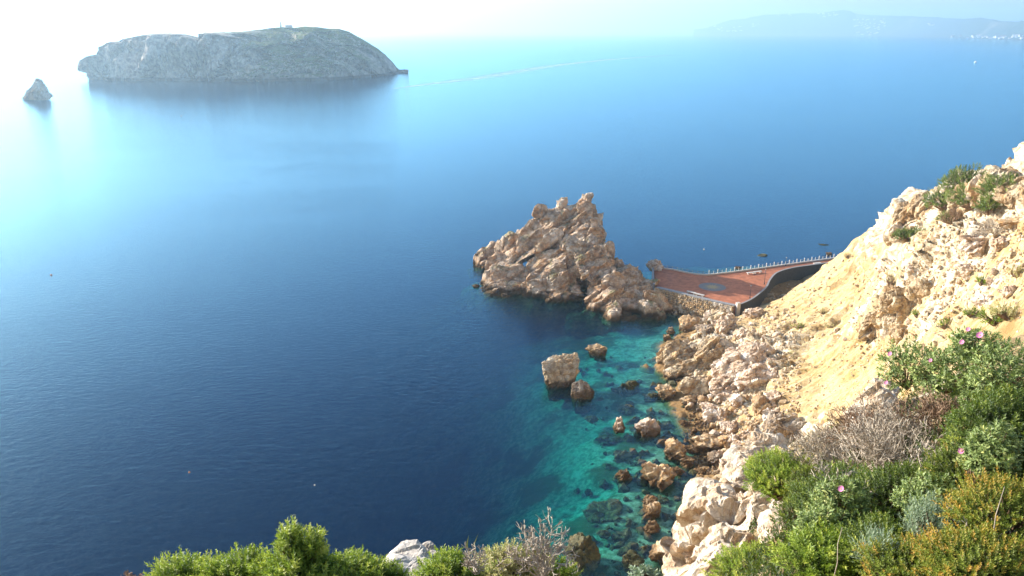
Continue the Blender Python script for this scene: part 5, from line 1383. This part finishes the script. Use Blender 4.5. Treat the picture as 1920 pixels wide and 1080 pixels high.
def cistus(u, v, t_, wu, hv, label, seed, nl=230, fl=(), tone=0, low=-.85, sc_=1.0):
    r_ = np.random.default_rng(seed); c = at_t(u, v, t_); s_ = t_ / F; rad = np.array([wu * s_, (wu + hv) * .45 * s_, hv * s_])
    base = c - np.array([0, 0, rad[2]]); g = empty('broad_leaved_shrub', tuple(base)); tag(g, label, 'shrub', 'broad leaved shrubs with pink flowers')
    ns = max(nl // 7, 6)
    Pp, D, rr = crown_points(ns, rad, r_, .3, low, seed); Pp = Pp[:ns]; D = D[:ns]
    dirs = D * .8 + np.array([0, 0, .8]) + r_.normal(size=D.shape) * .25; Rm = frames(dirs, r_.uniform(0, 6.28, len(D))); cnt = 0
    segs = []
    for i_ in range(len(Pp)):
        o0 = Pp[i_] + (c - base); ax = Rm[i_][:, 2]
        segs += [(np.zeros(3), o0 * .6 + np.array([0, 0, .02]), .005, .004), (o0 * .6 + np.array([0, 0, .02]), o0 + ax * .05, .004, .002)]
        M3 = Matrix([list(r) for r in Rm[i_]])
        for k in range(8):
            if cnt >= 300: break
            az = (k // 2) * math.pi / 2 + (k % 2) * math.pi + r_.uniform(-.2, .2); el = 1.15 - .13 * k
            lm = (M3 @ Euler((0, 0, az)).to_matrix() @ Euler((math.pi / 2 - el, 0, 0)).to_matrix()).to_4x4()
            q = o0 + ax * (.008 * k); lm.translation = Vector(q)
            sc2 = sc_ * r_.uniform(.8, 1.25) * (1 - .05 * k)
            lo = bpy.data.objects.new('leaf', leaf_mesh[int(np.clip(r_.normal(1.3 + tone, 1.0), 0, 3))]); C.objects.link(lo); lo.parent = g
            lo.matrix_local = lm @ Matrix.Scale(sc2, 4); cnt += 1
    Vt, Ft = twigs(segs); obj('stem', mesh_np('stem', Vt, Ft, [M_bark]), g)
    # inner leaves too small to pick apart
    Pq, Dq, rq = crown_points(int(nl * 1.6), rad * .88, r_, .3, low, seed + 1)
    V, Fc, T = place(T_B, Pq + (c - base), Dq + np.array([0, 0, .5]), sc_ * r_.uniform(.55, .9, len(Pq)), np.clip(r_.normal(.4, .22, len(Pq)), 0, 1), r_)
    me = mesh_np('foliage', V, Fc, [L_grey]); add_attr(me, 'tone', T); o = obj('foliage', me, g); o['kind'] = 'stuff'
    for (fu, fv, ft, s2) in fl:
        flower(g, at_t(fu, fv, ft), (-.75, -.35, .6), s2)
cistus(1705, 690, 7.4, 52, 44, 'grey green broad leaved shrub with pale flowers nearest the bare slope', 500, 240, ((1669, 664, 7.0, .9), (1662, 718, 7.0, .8)), .3)
cistus(1780, 700, 7.0, 60, 42, 'broad leaved shrub above the largest dry shrub', 501, 260, ((1745, 676, 6.7, .7),), .5)
cistus(1830, 650, 6.6, 46, 30, 'broad leaved shrub with the large pink flower against the slope', 502, 200, ((1838, 629, 6.2, 1.15), (1816, 618, 6.3, .8), (1804, 642, 6.2, .85)), .3)
cistus(1890, 700, 6.2, 56, 56, 'broad leaved shrub at the right edge above the deep green shrub', 503, 260, (), 0)
cistus(1848, 740, 6.6, 40, 30, 'broad leaved shrub in half shade under the ones with flowers', 504, 160, ((1845, 722, 6.3, .7),), -.6)
cistus(1575, 945, 6.0, 42, 40, 'silvery leaved shrub with the light pink flower in front', 505, 220, ((1578, 917, 5.6, .95),), .2)
cistus(1545, 1000, 5.9, 50, 46, 'silvery leaved shrub leaning over the white cliff rock', 506, 260, (), .4)
cistus(1752, 945, 5.5, 66, 48, 'broad leaved shrub with yellow older leaves in the middle of the thicket', 507, 290, (), .6)
cistus(1865, 850, 5.3, 36, 50, 'glossy broad leaved shrub beside the magenta flower', 508, 200, ((1803, 846, 5.4, .9),), -.4)

# ground cover under the shrubs
r_ = np.random.default_rng(77); pts = []; 
for k in range(5200):
    u = r_.uniform(1400, 1990); v = r_.uniform(700, 1200)
    d = Vector(ray(u, v)).normalized(); h_ = cl_bvh.ray_cast(Vector((0, 0, H)), d)
    if h_[0] is None: continue
    p = h_[0]
    if p.x < 2.6 + (p.y - 5) * .12 and p.y > 8: continue
    if p.y > np.interp(p.x, ep[:, 0], ep[:, 1]) - .4 : continue
    pts.append((p.x, p.y, p.z + r_.uniform(-.02, .12)))
for k in range(1600):
    x = r_.uniform(-4.5, 2.6); y = r_.uniform(3.2, 6.6); q = cl_bvh.ray_cast(Vector((x, y, 90)), Vector((0, 0, -1)))[0]
    if q is not None and y < np.interp(x, ep[:, 0], ep[:, 1]) and y > 4.2: pts.append((q.x, q.y, q.z + r_.uniform(-.02, .08)))
pts = np.array(pts); D = r_.normal(size=pts.shape) * .6 + np.array([0, 0, 1])
V, Fc, T = place(T_A + T_D, pts, D, r_.uniform(.9, 2.0, len(pts)), np.clip(r_.normal(.18, .16, len(pts)), 0, 1), r_)  # low tones put the shadow between the shrubs into the leaf colour
me = mesh_np('ground_cover', V, Fc, [L_dark]); add_attr(me, 'tone', T)
tag(obj('ground_cover', me), 'low leafy growth with painted-in shade covering the clifftop between the shrubs', kind='stuff')

# --- bushes on the far hillside
def hill_bush(u, v, wu, hv, n, label, seed, mat=None, scale=1.0, temps=None, name='juniper_bush', stem=True, cat='bush', group=None):
    p, _ = hit(u, v + hv * .7)
    if p is None: return
    s_ = (p - Vector((0, 0, H))).length / F
    c = np.array(p) + np.array([0, 0, hv * s_ * .7])
    bush(name, label, cat, c, (wu * s_, (wu + hv) * .45 * s_, hv * s_), n, temps or T_J, mat or L_pine, scale=scale, seed=seed, up=.5, stem_r=.07, base=np.array(p) - np.array([0, 0, .3]), stemmat=M_drybr, lump=.4, group=group)
for k, (u, v, w, h, n, lb) in enumerate([(1803, 350, 32, 24, 620, 'tallest wind bent green bush on the crest of the hillside'), (1768, 382, 32, 16, 360, 'flat green bush left of the tallest one on the crest'), (1822, 378, 30, 18, 400, 'green bush just below the tallest one on the crest'),
        (1893, 368, 44, 28, 800, 'large green bush at the right edge of the crest'), (1855, 392, 20, 12, 160, 'small green bush between the two large ones on the crest'), (1703, 445, 24, 9, 260, 'low green cushion bush on the yellow hillside below the crest'), (1780, 412, 14, 7, 90, 'small bush at the foot of the dead branches on the crest')]):
    hill_bush(u, v, w, h, n, lb, 600 + k)
for k, (u, v, w, h, sd_, lb) in enumerate([(1790, 402, 40, 20, 1, 'bare grey branches under the tallest green bush on the crest'), (1868, 418, 44, 22, 2, 'bleached dead branches sprawling under the right hand bush'), (1835, 440, 26, 16, 3, 'low dead branches between the bushes and the white boulder')]):
    p, _ = hit(u, v + h * .5); t_ = float(np.linalg.norm(np.array(p) - np.array([0, 0, H]))) * .985 / np.linalg.norm(ray(u, v))
    dry_shrub(u, v, t_, w, h, M_drybr if k == 0 else M_dry, lb, 620 + k, nd=16, depth=3, r0=.09, name='dead_bush', wig=.35)
TU = [(1668, 528, 9, 14, 'upright green tuft beside the crumbling rock step'), (1822, 589, 10, 5, 'small green cushion below the stone field'), (1904, 512, 8, 5, 'small dark tuft near the right edge of the slope'), (1870, 600, 26, 6, 'strip of green grass on the slope above the pink flowers'),
      (1895, 590, 20, 5, 'green grass patch at the right edge of the slope'), (1772, 610, 10, 6, 'yellow green tuft above the broad leaved shrubs'), (1590, 480, 8, 4, 'green tuft at the top of the bank beside the railing'), (1720, 590, 8, 5, 'tuft in the crack of the rock step'),
      (1545, 585, 12, 4, 'sparse green patch low on the bare slope'), (1500, 612, 12, 4, 'sparse green patch near the rubble on the bare slope'), (1560, 612, 10, 3, 'second sparse patch low on the bare slope'), (1840, 530, 8, 5, 'tuft beside the cream boulder in the stone field')]
for k, (u, v, w, h, lb) in enumerate(TU):
    hill_bush(u, v, w, h, 60, lb, 640 + k, L_green if k % 2 else L_straw, .55, name='grass_tuft', cat='tuft')
r_ = np.random.default_rng(5); pts = []
for k in range(1500):
    u = r_.uniform(1440, 1920); v = r_.uniform(420, 760); p, _ = hit(u, v)
    if p is None or p.x < 45: continue
    if fbm(np.array([[p.x / 7, p.y / 7, 0.0]]), 3, 4)[0] < .05: continue
    pts.append((p.x, p.y, p.z + .02))
for k in range(140):
    u = r_.uniform(1040, 1120); v = r_.uniform(385, 440); pass
pts = np.array(pts); D = r_.normal(size=pts.shape) * .5 + np.array([0, 0, 1])
V, Fc, T = place(T_A, pts, D, r_.uniform(1.5, 4.5, len(pts)), np.clip(r_.normal(.5, .25, len(pts)), 0, 1), r_)
me = mesh_np('slope_herbs', V, Fc, [L_straw]); add_attr(me, 'tone', T)
tag(obj('slope_herbs', me), 'tiny dry herbs dotted over the bare hillside', kind='stuff')
